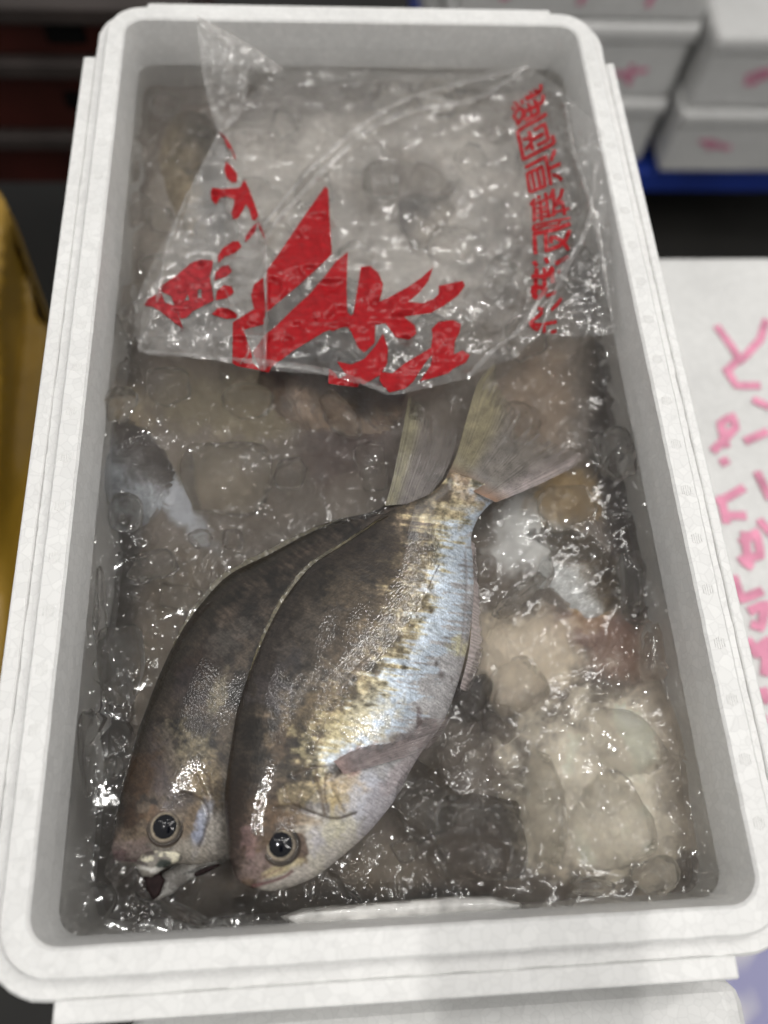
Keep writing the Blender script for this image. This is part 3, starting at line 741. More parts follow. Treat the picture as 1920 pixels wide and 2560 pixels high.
z1 = -0.0225
fish1 = empty('whole_fish', tuple(P(900, 1750, WZ)), 'large brown and silver fish lying on top, its pectoral fin spread over pale belly', 'fish')
D1 = [(634, 2221), (604, 2208), (589, 2195), (572, 2140), (566, 2090), (561, 2021), (563, 1961), (575, 1880), (592, 1780), (622, 1684), (655, 1600), (698, 1515), (742, 1450), (786, 1405), (845, 1366), (900, 1328), (960, 1286), (1036, 1252), (1080, 1231), (1112, 1200), (1124, 1180)]
V1 = [(634, 2221), (660, 2227), (700, 2225), (776, 2199), (836, 2157), (912, 2091), (972, 2021), (1002, 1976), (1024, 1931), (1056, 1878), (1107, 1806), (1141, 1722), (1166, 1630), (1178, 1560), (1184, 1480), (1182, 1400), (1178, 1345), (1194, 1297), (1224, 1262), (1246, 1248), (1262, 1240)]
b1, pos1, pxy1, top1 = fish_body('body', D1, V1, z1, 0.0165, paint_top, creases=[
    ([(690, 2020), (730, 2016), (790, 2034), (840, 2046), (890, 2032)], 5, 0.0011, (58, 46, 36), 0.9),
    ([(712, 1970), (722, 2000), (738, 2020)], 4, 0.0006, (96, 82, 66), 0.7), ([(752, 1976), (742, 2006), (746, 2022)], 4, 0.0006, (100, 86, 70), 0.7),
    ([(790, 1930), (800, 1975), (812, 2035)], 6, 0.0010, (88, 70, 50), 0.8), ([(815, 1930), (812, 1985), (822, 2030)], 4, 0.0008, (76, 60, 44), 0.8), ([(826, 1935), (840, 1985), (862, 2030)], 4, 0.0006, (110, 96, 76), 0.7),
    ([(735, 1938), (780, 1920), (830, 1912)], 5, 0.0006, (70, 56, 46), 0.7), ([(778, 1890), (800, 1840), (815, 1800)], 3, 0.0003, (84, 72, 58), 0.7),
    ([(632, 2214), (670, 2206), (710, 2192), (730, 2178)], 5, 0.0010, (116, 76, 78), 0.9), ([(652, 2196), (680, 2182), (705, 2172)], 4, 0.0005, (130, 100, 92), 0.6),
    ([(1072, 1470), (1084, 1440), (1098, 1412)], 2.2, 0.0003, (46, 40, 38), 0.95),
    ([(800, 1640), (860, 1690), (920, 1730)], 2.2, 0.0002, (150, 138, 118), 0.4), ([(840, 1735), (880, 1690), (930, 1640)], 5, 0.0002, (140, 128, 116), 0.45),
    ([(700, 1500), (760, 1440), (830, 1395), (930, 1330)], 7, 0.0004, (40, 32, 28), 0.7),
    ([(1150, 1640), (1160, 1560), (1166, 1470), (1164, 1380)], 5, 0.0005, (128, 122, 122), 0.6)],
    ztilt=-0.0055, bumps=[(840, 1990, 70, 60, 10, 0.0014), (700, 2112, 55, 55, 0, 0.0010), (800, 2085, 60, 45, 0, 0.0008)])
adopt(b1, fish1)
h1 = lambda x, y: height_at(pos1, pxy1, top1, x, y)
adopt(b1, fish1)
ex = (702, 2112); eye(fish1, ex[0], ex[1], h1(*ex) - 0.0006, 41)
def tailcol(r, k, px):
    q_ = sstep(0.42, 0.20, r)[:, None]; c = lin((120, 112, 88)) * q_ + lin((114, 108, 102)) * (1 - q_)
    c = c * (1 - sstep(0.72, 0.95, r)[:, None]) + lin((142, 132, 130)) * sstep(0.72, 0.95, r)[:, None]
    k0 = sstep(0.22, 0.0, k)[:, None]
    c = c * (1 - k0) + lin((128, 96, 72)) * k0
    return c * (1 + 0.3 * fbm(px[:, 0], px[:, 1], 1 / 20, 3, 40))[:, None]
adopt(fin('tail_fin', [[(1110, 1206), (1148, 1212), (1190, 1232), (1240, 1256)], [(1140, 1140), (1180, 1150), (1230, 1180), (1290, 1236)], [(1166, 1050), (1225, 1070), (1290, 1130), (1360, 1205)], [(1196, 955), (1240, 1010), (1330, 1100), (1430, 1170)], [(1236, 905), (1256, 985), (1372, 1098), (1470, 1142)]],
          [z1 + .0025, z1 + .0015, z1 - .0015, z1 - .0045, z1 - .0075], 150, 40, tailcol, lambda r, k: 0.86 - 0.40 * sstep(0.1, 0.9, k) * sstep(0.24, 0.45, r) * (1 - 0.7 * sstep(0.8, 1, r)) - 0.08 * k, rays=48), fish1)
dD = spline(D1, 300)
adopt(fin('dorsal_fin', [[tuple(q) for q in dD[118:262:8] + [8, 4]], [tuple(q + np.array([8, 4]) * (1 - w_) + np.array([-7, -5]) * w_) for w_, q in zip(np.sin(np.linspace(0.02, 1, 18) * np.pi) ** .6, dD[118:262:8])]], [z1 + .0070, z1 + .0082], 130, 8,
          lambda r, k, px: np.tile(lin((84, 77, 57)), (len(r), 1)) * (1 - 0.35 * sstep(0.5, 0, k))[:, None] * (1 + .4 * fbm(px[:, 0], px[:, 1], 1 / 40, 3, 47))[:, None], lambda r, k: 0.95 - 0 * r, rays=40, ridge=0.00015), fish1)
adopt(fin('anal_fin', [[(1150, 1720), (1172, 1630), (1180, 1540), (1182, 1450), (1176, 1350)], [(1172, 1732), (1206, 1640), (1203, 1545), (1196, 1450), (1190, 1362)]], [z1 - .0055, z1 - .0075], 120, 10,
          lambda r, k, px: np.tile(lin((150, 140, 138)), (len(r), 1)) * (1 - 0.3 * sstep(0.75, 1.0, k))[:, None], lambda r, k: 0.8 - 0.25 * k, rays=38), fish1)
hz = lambda pts: [h1(*p) for p in pts]
pr = [(838, 1912), (846, 1926)]
adopt(fin('pectoral_fin', [[(833, 1904), (844, 1916), (860, 1936)], [(925, 1852), (945, 1872), (962, 1908)], [(1035, 1806), (1050, 1836), (1052, 1880)], [(1126, 1793), (1114, 1818), (1092, 1852)]],
          [h1(842, 1916) + .0012, h1(942, 1872) + .0012, h1(1040, 1836) + .0016, h1(1085, 1815) + .0022], 60, 30,
          lambda r, k, px: (lin((116, 105, 104)) * (1 - sstep(0.18, 0.0, k)[:, None]) + lin((140, 118, 114)) * sstep(0.18, 0.0, k)[:, None]) * (1 + 0.5 * fbm(px[:, 0], px[:, 1], 1 / 16, 3, 44))[:, None],
          lambda r, k: 0.78 - 0.25 * k, rays=16), fish1)

# the second fish, half under the first
def paint_second(px, u, s):
    x, y = px[:, 0], px[:, 1]
    n1 = fbm(x, y, 1 / 55, 5, 61); n2 = fbm(x, y, 1 / 15, 4, 62)
    c = np.tile(lin((80, 69, 60)), (len(x), 1)) * np.clip(1 + 0.7 * n1 + 0.45 * n2 + 0.6 * fbm(x, y, 1 / 30, 3, 65), .3, 2.5)[:, None]
    def mix(c, k, rgb):
        k = np.clip(k, 0, 1)[:, None]; return c * (1 - k) + lin(rgb) * k
    c = mix(c, sstep(-0.6, -0.97, s), (54, 46, 34))
    c = mix(c, sstep(-0.5, 0.1, s) * 0.5 * sstep(-.1, .5, n1 + n2), (126, 112, 92))
    c = mix(c, sstep(0.1, 0.6, s), (150, 144, 136))
    # rows of scale pockets below the fin
    row = np.sin(u * 420) * np.exp(-((s + 0.72) / 0.10) ** 2) * sstep(.45, .6, u)
    c = c * (1 + 0.45 * row)[:, None]
    c = blobs(px, c, [
        (500, 1660, 60, 40, -30, (62, 44, 36), 0.7), (570, 1600, 60, 30, -40, (120, 112, 104), 0.5), (480, 1740, 50, 60, 0, (72, 62, 64), 0.6),
        (480, 1860, 60, 60, 20, (150, 138, 112), 0.7, .7), (540, 1760, 24, 90, 18, (150, 140, 114), 0.55, .7), (400, 1870, 40, 50, 0, (108, 98, 96), 0.5), (500, 1815, 34, 26, 0, (50, 40, 42), 0.8),
        (350, 1950, 50, 90, 10, (86, 62, 40), 0.7), (330, 2040, 26, 70, 5, (58, 40, 26), 0.8), (420, 1970, 50, 60, 20, (84, 76, 78), 0.6), (460, 1940, 36, 50, 0, (130, 116, 96), 0.6),
        (515, 1960, 36, 60, 10, (150, 132, 100), 0.7, .7), (540, 2010, 16, 70, 10, (60, 46, 34), 0.6), (380, 2040, 24, 30, 0, (110, 84, 60), 0.6),
        (330, 2125, 55, 34, 12, (132, 117, 112), 0.8, 0.4), (300, 2140, 24, 18, 0, (110, 84, 86), 0.7), (370, 2098, 40, 14, 0, (130, 112, 104), 0.6),
        (478, 2040, 20, 54, 14, (128, 110, 90), 0.7, .5), (500, 2080, 17, 50, 12, (150, 156, 176), 0.85, .5), (512, 2040, 16, 40, 12, (146, 150, 162), 0.7, .5), (530, 2090, 24, 50, 0, (170, 164, 156), 0.7), (480, 2130, 60, 26, 0, (176, 168, 156), 0.6)], 71)
    return c, 0.10 + 0.25 * sstep(0.0, 0.5, s)
z2 = -0.0335
fish2 = empty('whole_fish', tuple(P(600, 1750, WZ)), 'darker brown fish with gaping mouth, half hidden under the upper fish', 'fish')
D2 = [(286, 2138), (280, 2118), (283, 2095), (288, 2050), (298, 2000), (316, 1930), (338, 1850), (362, 1782), (404, 1675), (453, 1577), (505, 1505), (572, 1436), (670, 1385), (751, 1340), (832, 1303), (914, 1285), (960, 1264), (985, 1216)]
V2 = [(286, 2138), (300, 2158), (335, 2166), (400, 2168), (470, 2170), (555, 2160), (650, 2085), (760, 1980), (860, 1850), (930, 1720), (980, 1580), (1010, 1450), (1030, 1350), (1052, 1280), (1078, 1232)]
b2, pos2, pxy2, top2 = fish_body('body', D2, V2, z2, 0.0160, paint_second, creases=[
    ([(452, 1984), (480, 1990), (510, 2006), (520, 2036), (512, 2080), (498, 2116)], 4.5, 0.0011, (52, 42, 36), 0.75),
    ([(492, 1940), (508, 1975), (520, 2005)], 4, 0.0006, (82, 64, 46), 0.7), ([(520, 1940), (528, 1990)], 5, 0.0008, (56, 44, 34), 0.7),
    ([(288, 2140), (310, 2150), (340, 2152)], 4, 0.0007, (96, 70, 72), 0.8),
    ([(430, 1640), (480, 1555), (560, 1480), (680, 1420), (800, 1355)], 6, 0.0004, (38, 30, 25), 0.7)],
    bumps=[(415, 2067, 55, 55, 0, 0.0010)])
adopt(b2, fish2)
h2 = lambda x, y: height_at(pos2, pxy2, top2, x, y)
eye(fish2, 413, 2067, h2(413, 2067) - 0.0006, 40)
zz2 = h2(400, 2140)
def jawcol(base, pale_fleck, spots=()):
    def f(pp):
        c = np.tile(lin(base), (len(pp), 1)) * (1 + 0.3 * fbm(pp[:, 0], pp[:, 1], 1 / 12, 4, 80))[:, None]
        k = sstep(0.1, 0.5, fbm(pp[:, 0], pp[:, 1], 1 / 22, 3, 81))[:, None]
        return blobs(pp, c * (1 - k) + lin(pale_fleck) * k, spots, 83)
    return f
up_jaw = dome('upper_jaw', [(336, 2160), (352, 2140), (372, 2112), (395, 2102), (440, 2106), (455, 2120), (458, 2145), (440, 2158), (415, 2168), (398, 2180), (378, 2194), (352, 2190)], zz2 - .0012, 0.0030, SKIN, 4, 30, jawcol((118, 113, 106), (206, 200, 178), [(408, 2160, 16, 8, -20, (30, 40, 34), .95), (352, 2158, 22, 6, 20, (60, 50, 50), .8), (372, 2128, 14, 10, 0, (60, 46, 44), .8), (395, 2180, 50, 8, 14, (206, 204, 198), .8)]), 0.15)  # pale flecks are wet highlights painted into the jaw colour
adopt(up_jaw, fish2)
adopt(dome('mouth', [(358, 2188), (400, 2184), (412, 2200), (398, 2238), (382, 2250), (368, 2226)], zz2 - .0024, 0.0010, MOUTHDARK, 4, 10), fish2)
low_jaw = dome('lower_jaw', [(396, 2188), (415, 2176), (456, 2154), (475, 2160), (540, 2150), (556, 2158), (520, 2180), (468, 2206), (430, 2236), (398, 2250), (384, 2246), (398, 2226), (402, 2204)], zz2 - .006, 0.0042, SKIN, 4, 36, jawcol((104, 101, 97), (140, 138, 134), [(440, 2200, 30, 14, -30, (90, 86, 82), .7), (500, 2172, 40, 5, -18, (36, 34, 30), .8)]), 0.08)
adopt(low_jaw, fish2)
adopt(dome('gill_slit', [(484, 2186), (500, 2174), (540, 2160), (552, 2162), (520, 2178), (490, 2192)], zz2 - .0018, 0.0006, MOUTHDARK, 4, 6), fish2)
adopt(fin('tail_fin', [[(962, 1264), (992, 1262), (1038, 1258), (1074, 1250)], [(978, 1212), (1004, 1212), (1046, 1214), (1088, 1220)], [(992, 1150), (1020, 1150), (1060, 1165), (1110, 1190)], [(1006, 1080), (1040, 1085), (1085, 1100), (1130, 1140)], [(1022, 990), (1050, 1010), (1095, 1060), (1150, 1080)]],
          [z2 + .0045, z2 + .0055, z2 + .006, z2 + .005, z2 + .003], 110, 36, lambda r, k, px: (lin((116, 110, 88)) * sstep(.4, .15, r)[:, None] + lin((108, 101, 97)) * (1 - sstep(.4, .15, r)[:, None])) * (1 + 0.3 * fbm(px[:, 0], px[:, 1], 1 / 18, 3, 41))[:, None],
          lambda r, k: 0.85 - 0.5 * k * sstep(0.2, 0.4, r), rays=22), fish2)
dD = spline(D2, 300)
adopt(fin('dorsal_fin', [[tuple(q) for q in dD[120:270:8] + [8, 5]], [tuple(q + np.array([8, 5]) * (1 - w_) + np.array([-10, -8]) * w_) for w_, q in zip(np.sin(np.linspace(0.02, .98, 19) * np.pi) ** .6, dD[120:270:8])]], [z2 + .0016, z2 + .0028], 120, 8,
          lambda r, k, px: np.tile(lin((80, 73, 54)), (len(r), 1)), lambda r, k: 0.95 - 0 * r, rays=40, ridge=0.00015), fish2)

# fish sunk deeper in the slush
def sunk(name, head, tail, width, z, label, back=(84, 70, 60), belly=(176, 176, 178), flip=1, group='fish sunk in the slush'):
    h = np.array(head, float); t = np.array(tail, float); ax = t - h; L = np.hypot(*ax); ax /= L; nn = np.array([ax[1], -ax[0]]) * flip
    prof = [(0, 0), (.04, .45), (.12, .75), (.25, .95), (.4, 1), (.6, .82), (.8, .42), (.92, .2), (1, .22)]
    D = [tuple(h + ax * L * a + nn * width * b * .5) for a, b in prof]; Vv = [tuple(h + ax * L * a - nn * width * b * .5) for a, b in prof]
    def pt(px, u, s):
        n1 = fbm(px[:, 0], px[:, 1], 1 / 50, 4, 90)
        k = sstep(-.2, .5, s + .3 * n1)[:, None]
        c = (lin(back) * (1 - k) + lin(belly) * k) * (1 + .3 * n1)[:, None]
        return c, .1 + .2 * k[:, 0]
    r = empty(name, tuple(P(*((h + t) / 2), z - .012)), label, 'fish')
    b, p_, x_, t_ = fish_body('body', D, Vv, z, .013, pt, nu=90, ntop=50, nbot=14); adopt(b, r)
    o = t + ax * L * .26
    adopt(fin('tail_fin', [[tuple(t + nn * width * .1), tuple(t), tuple(t - nn * width * .1)], [tuple(o + nn * width * .38), tuple(o - ax * L * .12), tuple(o - nn * width * .38)]], [z, z + .004], 50, 14,
              lambda rr, k, px: np.tile(lin((140, 128, 108)), (len(rr), 1)), lambda rr, k: 0.8 - .3 * k, rays=20), r)
    return r
sunk('whole_fish', (1500, 1560), (1250, 1190), 250, -0.056, 'sunken fish with white belly and golden cheek right of the upper fish tail', (118, 102, 80), (196, 198, 198), -1)
sunk('whole_fish', (250, 1080), (560, 1400), 200, -0.058, 'sunken fish with pale blue belly by the left wall', (104, 95, 90), (158, 163, 170), 1)
sunk('whole_fish', (640, 960), (1120, 1080), 260, -0.058, 'sunken purplish brown fish just below the front edge of the bag', (82, 66, 62), (150, 128, 108), 1)
sunk('whole_fish', (470, 310), (560, 760), 190, -0.056, 'sunken fish with orange eye patch under the left of the bag', (118, 110, 100), (160, 146, 124), 1)
sunk('whole_fish', (1000, 700), (1150, 260), 220, -0.057, 'sunken grey fish under the middle of the bag', (112, 102, 94), (176, 168, 158), 1)

# ------------------------------------------------------------------ ice
def ice_chunk(label, cx, cy, wpx, hpx, ang, rise=0.005, thick=0.022, ex=0.55, rough=0.07, seed=0, group=None, cuts=9):
    c = P(cx, cy, WZ); a = math.radians(ang)
    sx = np.linalg.norm(P(cx + wpx / 2, cy, WZ) - c); sy = np.linalg.norm(P(cx, cy + hpx / 2, WZ) - c)
    bm = bmesh.new(); bmesh.ops.create_cube(bm, size=2); bmesh.ops.subdivide_edges(bm, edges=bm.edges, cuts=cuts, use_grid_fill=True)
    rnd = Vector((seed * 3.7, seed * 1.3, seed * 5.1)); rr_ = random.Random(seed)
    cutp = [(Vector((rr_.uniform(-1, 1), rr_.uniform(-1, 1), rr_.uniform(-.2, 1))).normalized(), rr_.uniform(.62, .95)) for _ in range(7)]
    for v in bm.verts:
        d = v.co.normalized()
        k = (abs(d.x) ** (2 / ex) + abs(d.y) ** (2 / ex) + abs(d.z) ** (2 / ex)) ** (-ex / 2)
        p = d * k
        f = 1 + rough * 1.6 * mnoise.noise(p * 1.6 + rnd) + rough * .7 * mnoise.noise(p * 4 + rnd)
        p = p * f
        for n_, d_ in cutp:
            e_ = p.dot(n_) - d_
            if e_ > 0: p = p - n_ * e_ * .92
        x, y, z = p.x * sx, p.y * sy, p.z * thick / 2
        v.co = Vector((x * math.cos(a) - y * math.sin(a), x * math.sin(a) + y * math.cos(a), z))
    o = bm_obj('ice_chunk', bm, ICE, True)
    o.location = (c[0], c[1], WZ + rise + .003 - thick / 2)
    tag(o, label, 'ice', group)
    return o
CH = [
    ('big clear rounded ice block with dark outline left of the fish tails', 552, 1186, 250, 180, -8, .008, .024, .5, .05),
    ('smooth oblong ice piece just below the torn bag edge, left of the narrow tail', 850, 1030, 80, 130, 25, .007, .020, .7, .08),
    ('amber round ice lump beside the pale sunken belly at the right', 1418, 1265, 150, 110, 15, .007, .022, .8, .06),
    ('round ice lump seen through the fork of the larger tail', 1300, 1050, 110, 110, 0, .002, .018, .8, .08),
    ('narrow jagged ice sliver lying slantwise right of the upper fish belly', 1300, 1490, 170, 45, 40, .006, .014, .6, .16),
    ('small dark oval ice bubble between the slanting sliver and golden cheek', 1362, 1435, 45, 85, -25, .006, .014, .8, .08),
    ('dim upright ice slab against the right wall', 1582, 1450, 70, 200, -4, .004, .020, .45, .04),
    ('rounded ice plug over a dark gap beside the belly of the upper fish', 1185, 1745, 80, 130, -25, .006, .020, .7, .08),
    ('shell shaped dark ice block with bright left edge below the pectoral fin', 1205, 2090, 220, 240, 8, .008, .030, .6, .09),
    ('dark angular ice block tucked between the upper fish and shell shaped ice', 1060, 1990, 150, 220, 18, .006, .026, .5, .08),
    ('tall pale ice slab standing right of the shell shaped ice', 1360, 2000, 100, 320, -6, .008, .028, .5, .08),
    ('large pale cracked ice block in the lower right of the box', 1520, 2050, 210, 230, 12, .008, .030, .55, .10),
    ('pale ice block above the large cracked one, near the right wall', 1560, 1860, 220, 170, -15, .007, .028, .55, .09),
    ('small round ice bead right of the upper fish jaw', 1010, 2128, 75, 60, 0, .005, .014, .85, .05),
    ('flat ice piece by the front wall below the cracked block', 1490, 2215, 120, 50, -3, .004, .014, .6, .08),
    ('ice piece in the lower right corner of the box', 1640, 2190, 110, 90, 20, .005, .018, .6, .08),
    ('dark round ice ball near the left wall', 312, 1275, 85, 95, 0, .005, .020, .8, .05),
    ('heart shaped ice piece left of the fishes', 375, 1415, 130, 70, 15, .005, .016, .7, .14),
    ('twin of small ice rings below the big rounded block', 500, 1345, 60, 50, 0, .005, .014, .8, .08),
    ('small clear ice nub between ring and brown fish back', 580, 1350, 60, 45, 0, .005, .014, .8, .08),
    ('long thin ice strip along the left wall', 250, 1520, 32, 210, 5, .004, .014, .6, .08),
    ('upright ice slab left of the darker fish back', 300, 1660, 110, 200, 8, .004, .018, .5, .08),
    ('pale oval ice piece above the darker fish back', 450, 1490, 130, 70, -15, .003, .016, .7, .08),
    ('small ice pebble beside the forehead of the darker fish', 285, 1915, 45, 60, 20, .006, .014, .8, .08),
    ('slim ice slab in the dark water left of the darker fish', 225, 1880, 60, 220, 8, .004, .016, .5, .08),
    ('clear round ice disc touching the darker fish snout', 300, 2160, 75, 85, 0, .004, .014, .85, .04),
    ('long ice sliver reaching from the fish mouth to the front wall', 430, 2270, 200, 40, -25, .003, .012, .6, .1),
    ('round ice piece right of the big rounded block', 720, 1180, 90, 80, 0, .005, .016, .8, .08),
    ('pale ice hump under the tail of the darker fish', 930, 1160, 90, 130, 10, .003, .016, .7, .1),
    ('clear ice shelf between belly of the upper fish and tall pale slab', 1290, 1720, 150, 130, 30, .006, .022, .5, .1),
    ('ice lump by the right wall above the upright slab', 1540, 1130, 90, 130, 0, .004, .018, .7, .1),
    ('yellowish ice lump near the left wall under the bag corner', 300, 1010, 90, 80, 0, .005, .018, .7, .1),
    ('clear ice piece just below the left front edge of the bag', 420, 960, 110, 90, 10, .005, .018, .6, .1),
    ('low ice lump below the folded middle edge of the bag', 620, 1000, 130, 80, 0, .005, .018, .6, .1),
]
for i, c in enumerate(CH): ice_chunk(*c, seed=i + 1)
_bag_ice = []
for i in range(400):
    x, y = random.uniform(330, 1500), random.uniform(190, 880)
    if len(_bag_ice) >= 26: break
    if all(math.hypot(x - a, y - b) > 120 for a, b in _bag_ice): _bag_ice.append((x, y))
ORD = ['first', 'second', 'third', 'fourth', 'fifth', 'sixth', 'seventh', 'eighth', 'ninth', 'tenth', 'eleventh', 'twelfth', 'thirteenth']
rows = {'far': [], 'middle': [], 'near': []}
for x, y in _bag_ice: rows['far' if y < 400 else 'middle' if y < 640 else 'near'].append((x, y))
k = 0
for rn, pts in rows.items():
    for q, (x, y) in enumerate(sorted(pts)):
        k += 1; sc = 0.55 + 0.45 * y / 900
        ice_chunk(f'ice lump under the clear bag, {ORD[q]} from the left in the {rn} row', x, y, random.uniform(90, 160) * sc, random.uniform(70, 130) * sc, random.uniform(-40, 40), random.uniform(.003, .008), .02, random.uniform(.5, .8), .1, seed=60 + k, group='ice lumps under the bag', cuts=6)

WALL_REFLECTION = simple('wall_reflection_white', (0.62, 0.61, 0.59), 0.25, 0.5, (120, 0.3), 0.6)
sl = dome('ice_chunk', [(700, 2290), (760, 2268), (860, 2262), (1000, 2252), (1120, 2242), (1230, 2240), (1300, 2256), (1310, 2276), (1200, 2288), (1000, 2302), (860, 2312), (740, 2318)], WZ - .0022, .0036, WALL_REFLECTION, 8, 20)  # solid white strip standing in for the foam wall's reflection on the water
tag(sl, 'long white strip added as the reflection of the near wall in the water', 'ice')
V = []; F = []
for (x_, y_) in [(832, 1300), (818, 1310), (800, 1318), (790, 1322), (776, 1330), (764, 1334), (742, 1344), (735, 1352), (700, 1368), (722, 1354), (560, 2040), (556, 2070), (553, 1990), (790, 2185), (740, 2212), (1000, 2095), (1030, 2098), (1480, 1452), (1468, 1440), (1370, 1478)] + [(rd.uniform(280, 1600), rd.uniform(950, 2250)) for _ in range(40)]:
    c_ = P(x_, y_, WZ + .0022); drop(c_[0], c_[1], c_[2], rd.uniform(.0006, .0014))
ab = mesh_obj('air_bubbles', V, F, glassy('bubble', 1.2, (1, 1, 1), 0.02, (), 0.5)); ab['kind'] = 'stuff'
ab['label'] = 'tiny air bubbles floating on the melt water round the fish'; ab['category'] = 'bubbles'
# ------------------------------------------------------------------ the bag
CP = np.array([(545, 330, -.016), (620, 250, -.020), (700, 178, -.022), (900, 178, -.024), (1180, 185, -.021), (1320, 165, -.011), (1400, 225, -.005), (1510, 330, .0035), (1498, 400, -.001), (1520, 560, -.008),
               (1545, 835, -.021), (1420, 842, -.0225), (1280, 895, -.021), (1170, 945, -.019), (965, 985, -.015), (800, 935, -.018), (600, 915, -.017), (345, 880, -.022), (335, 760, -.022), (480, 460, -.021),
               (900, 600, -.0165), (1200, 600, -.0165), (1350, 500, -.011), (700, 500, -.019), (1000, 400, -.0185), (1200, 330, -.019), (500, 700, -.0195)], float)
def tps(cp):
    x = cp[:, :2] / 500; n = len(x)
    def U(r): return np.where(r > 0, r * r * np.log(r + 1e-9), 0)
    K = U(np.linalg.norm(x[:, None] - x[None], axis=2)) + np.eye(n) * .02
    Pm = np.c_[np.ones(n), x]
    A = np.zeros((n + 3, n + 3)); A[:n, :n] = K; A[:n, n:] = Pm; A[n:, :n] = Pm.T
    wv = np.linalg.solve(A, np.r_[cp[:, 2], 0, 0, 0])
    def f(px, py):
        q = np.stack([np.asarray(px, float), np.asarray(py, float)], -1) / 500
        r = np.linalg.norm(q[..., None, :] - x, axis=-1)
        return U(r) @ wv[:n] + wv[n] + q @ wv[n + 1:]
    return f
bag_base = tps(CP)
FOLDS = [([(662, 600), (720, 520), (900, 340), (1030, 275), (1180, 250), (1320, 170)], 9, .0030), ([(660, 560), (800, 400), (1000, 255), (1320, 168)], 7, .0024), ([(662, 600), (664, 760), (662, 925)], 6, .0026),
         ([(360, 880), (600, 900), (800, 925), (965, 975)], 8, .0022), ([(1350, 830), (1400, 700), (1470, 560), (1490, 400)], 8, .0026), ([(1410, 250), (1440, 400), (1490, 560), (1530, 800)], 7, .0022),
         ([(1170, 940), (1240, 870), (1300, 820), (1420, 640)], 8, .0024), ([(560, 720), (620, 860), (600, 910)], 5, .0014), ([(470, 480), (420, 620), (390, 760), (345, 870)], 7, .0015), ([(1040, 240), (1100, 245), (1150, 260)], 5, .0016),
         ([(1290, 240), (1260, 420), (1290, 600), (1280, 760)], 12, .002), ([(750, 330), (820, 480), (860, 640)], 10, .0016), ([(1050, 330), (1070, 480), (1000, 560)], 10, .0016)]
def bag_z(px, py, off=0.0):
    px = np.atleast_1d(np.asarray(px, float)); py = np.atleast_1d(np.asarray(py, float))
    z = bag_base(px, py)
    q = np.stack([px, py], 1)
    n1 = fbm(px, py * 1.5, 1 / 130, 2, 101); n2 = fbm(px, py * 1.5, 1 / 55, 2, 102); n3 = fbm(px, py * 1.4, 1 / 24, 2, 103)
    z = z + .0030 * (0.5 - np.abs(n1)) + .0022 * (0.4 - np.abs(n2)) + .0006 * (0.4 - np.abs(n3))
    for line, wd, h in FOLDS:
        d, _ = seg_dist(q, spline(line, 24))
        z = z + h * np.maximum(0, 1 - d / (wd * 2.2)) ** 1.3
    return z + off
MAIN = [(545, 330), (600, 262), (660, 205), (700, 178), (800, 172), (900, 176), (1050, 186), (1180, 183), (1260, 170), (1320, 163), (1400, 222), (1460, 282), (1512, 332), (1500, 395), (1508, 470), (1524, 560), (1532, 680), (1545, 800), (1540, 832), (1480, 842), (1420, 842), (1352, 834), (1320, 862), (1282, 898), (1240, 912), (1170, 945), (1080, 968), (1000, 985), (965, 988), (900, 960), (800, 937), (700, 928), (600, 915), (500, 893), (430, 886), (345, 880), (338, 820), (335, 760), (380, 660), (430, 560), (480, 460), (515, 390)]
bag = empty('printed_bag', tuple(P(950, 600, WZ)), 'crumpled clear plastic bag with red printing lying over the ice', 'plastic bag')
V2d, F = fill(MAIN, 7.5)
W = P(V2d[:, 0], V2d[:, 1], bag_z(V2d[:, 0], V2d[:, 1]))
adopt(mesh_obj('film', W, F, FILM), bag)
FLAP = [(545, 330), (575, 395), (612, 480), (645, 570), (664, 622), (664, 760), (662, 926), (600, 914), (500, 893), (430, 886), (347, 880), (352, 800), (368, 740), (400, 680), (430, 620), (460, 540), (480, 460), (512, 395)]
V2d, F = fill(FLAP, 7)
d, _ = seg_dist(V2d, FLAP, True)
fl_z = lambda x, y, o=0.0: bag_z(x, y) + .0018 + .0008 * fbm(np.asarray(x, float), np.asarray(y, float), 1 / 40, 2, 110) + o
W = P(V2d[:, 0], V2d[:, 1], fl_z(V2d[:, 0], V2d[:, 1]))
adopt(mesh_obj('folded_flap', W, F, FILM2), bag)
for line, wd, h in FOLDS[:10]:
    q = spline(line, 60); t = np.gradient(q, axis=0); t /= np.linalg.norm(t, axis=1)[:, None] + 1e-9; nn = np.c_[-t[:, 1], t[:, 0]]
    hw = (wd * 1.0) * (0.55 + 0.45 * np.sin(np.linspace(0.3, 2.8, 60)) + .25 * fbm(q[:, 0], q[:, 1], 1 / 30, 2, 140))[:, None]
    V = []
    for f_, o_ in ((-1, .0004), (-.4, .0012), (.2, .0008), (1, .0005)):
        E_ = q + nn * hw * f_; V.append(P(E_[:, 0], E_[:, 1], bag_z(E_[:, 0], E_[:, 1]) + o_ + .0016))
    adopt(mesh_obj('fold', np.vstack(V), [(r * 60 + i, r * 60 + i + 1, (r + 1) * 60 + i + 1, (r + 1) * 60 + i) for r in range(3) for i in range(59)], FILM2), bag)
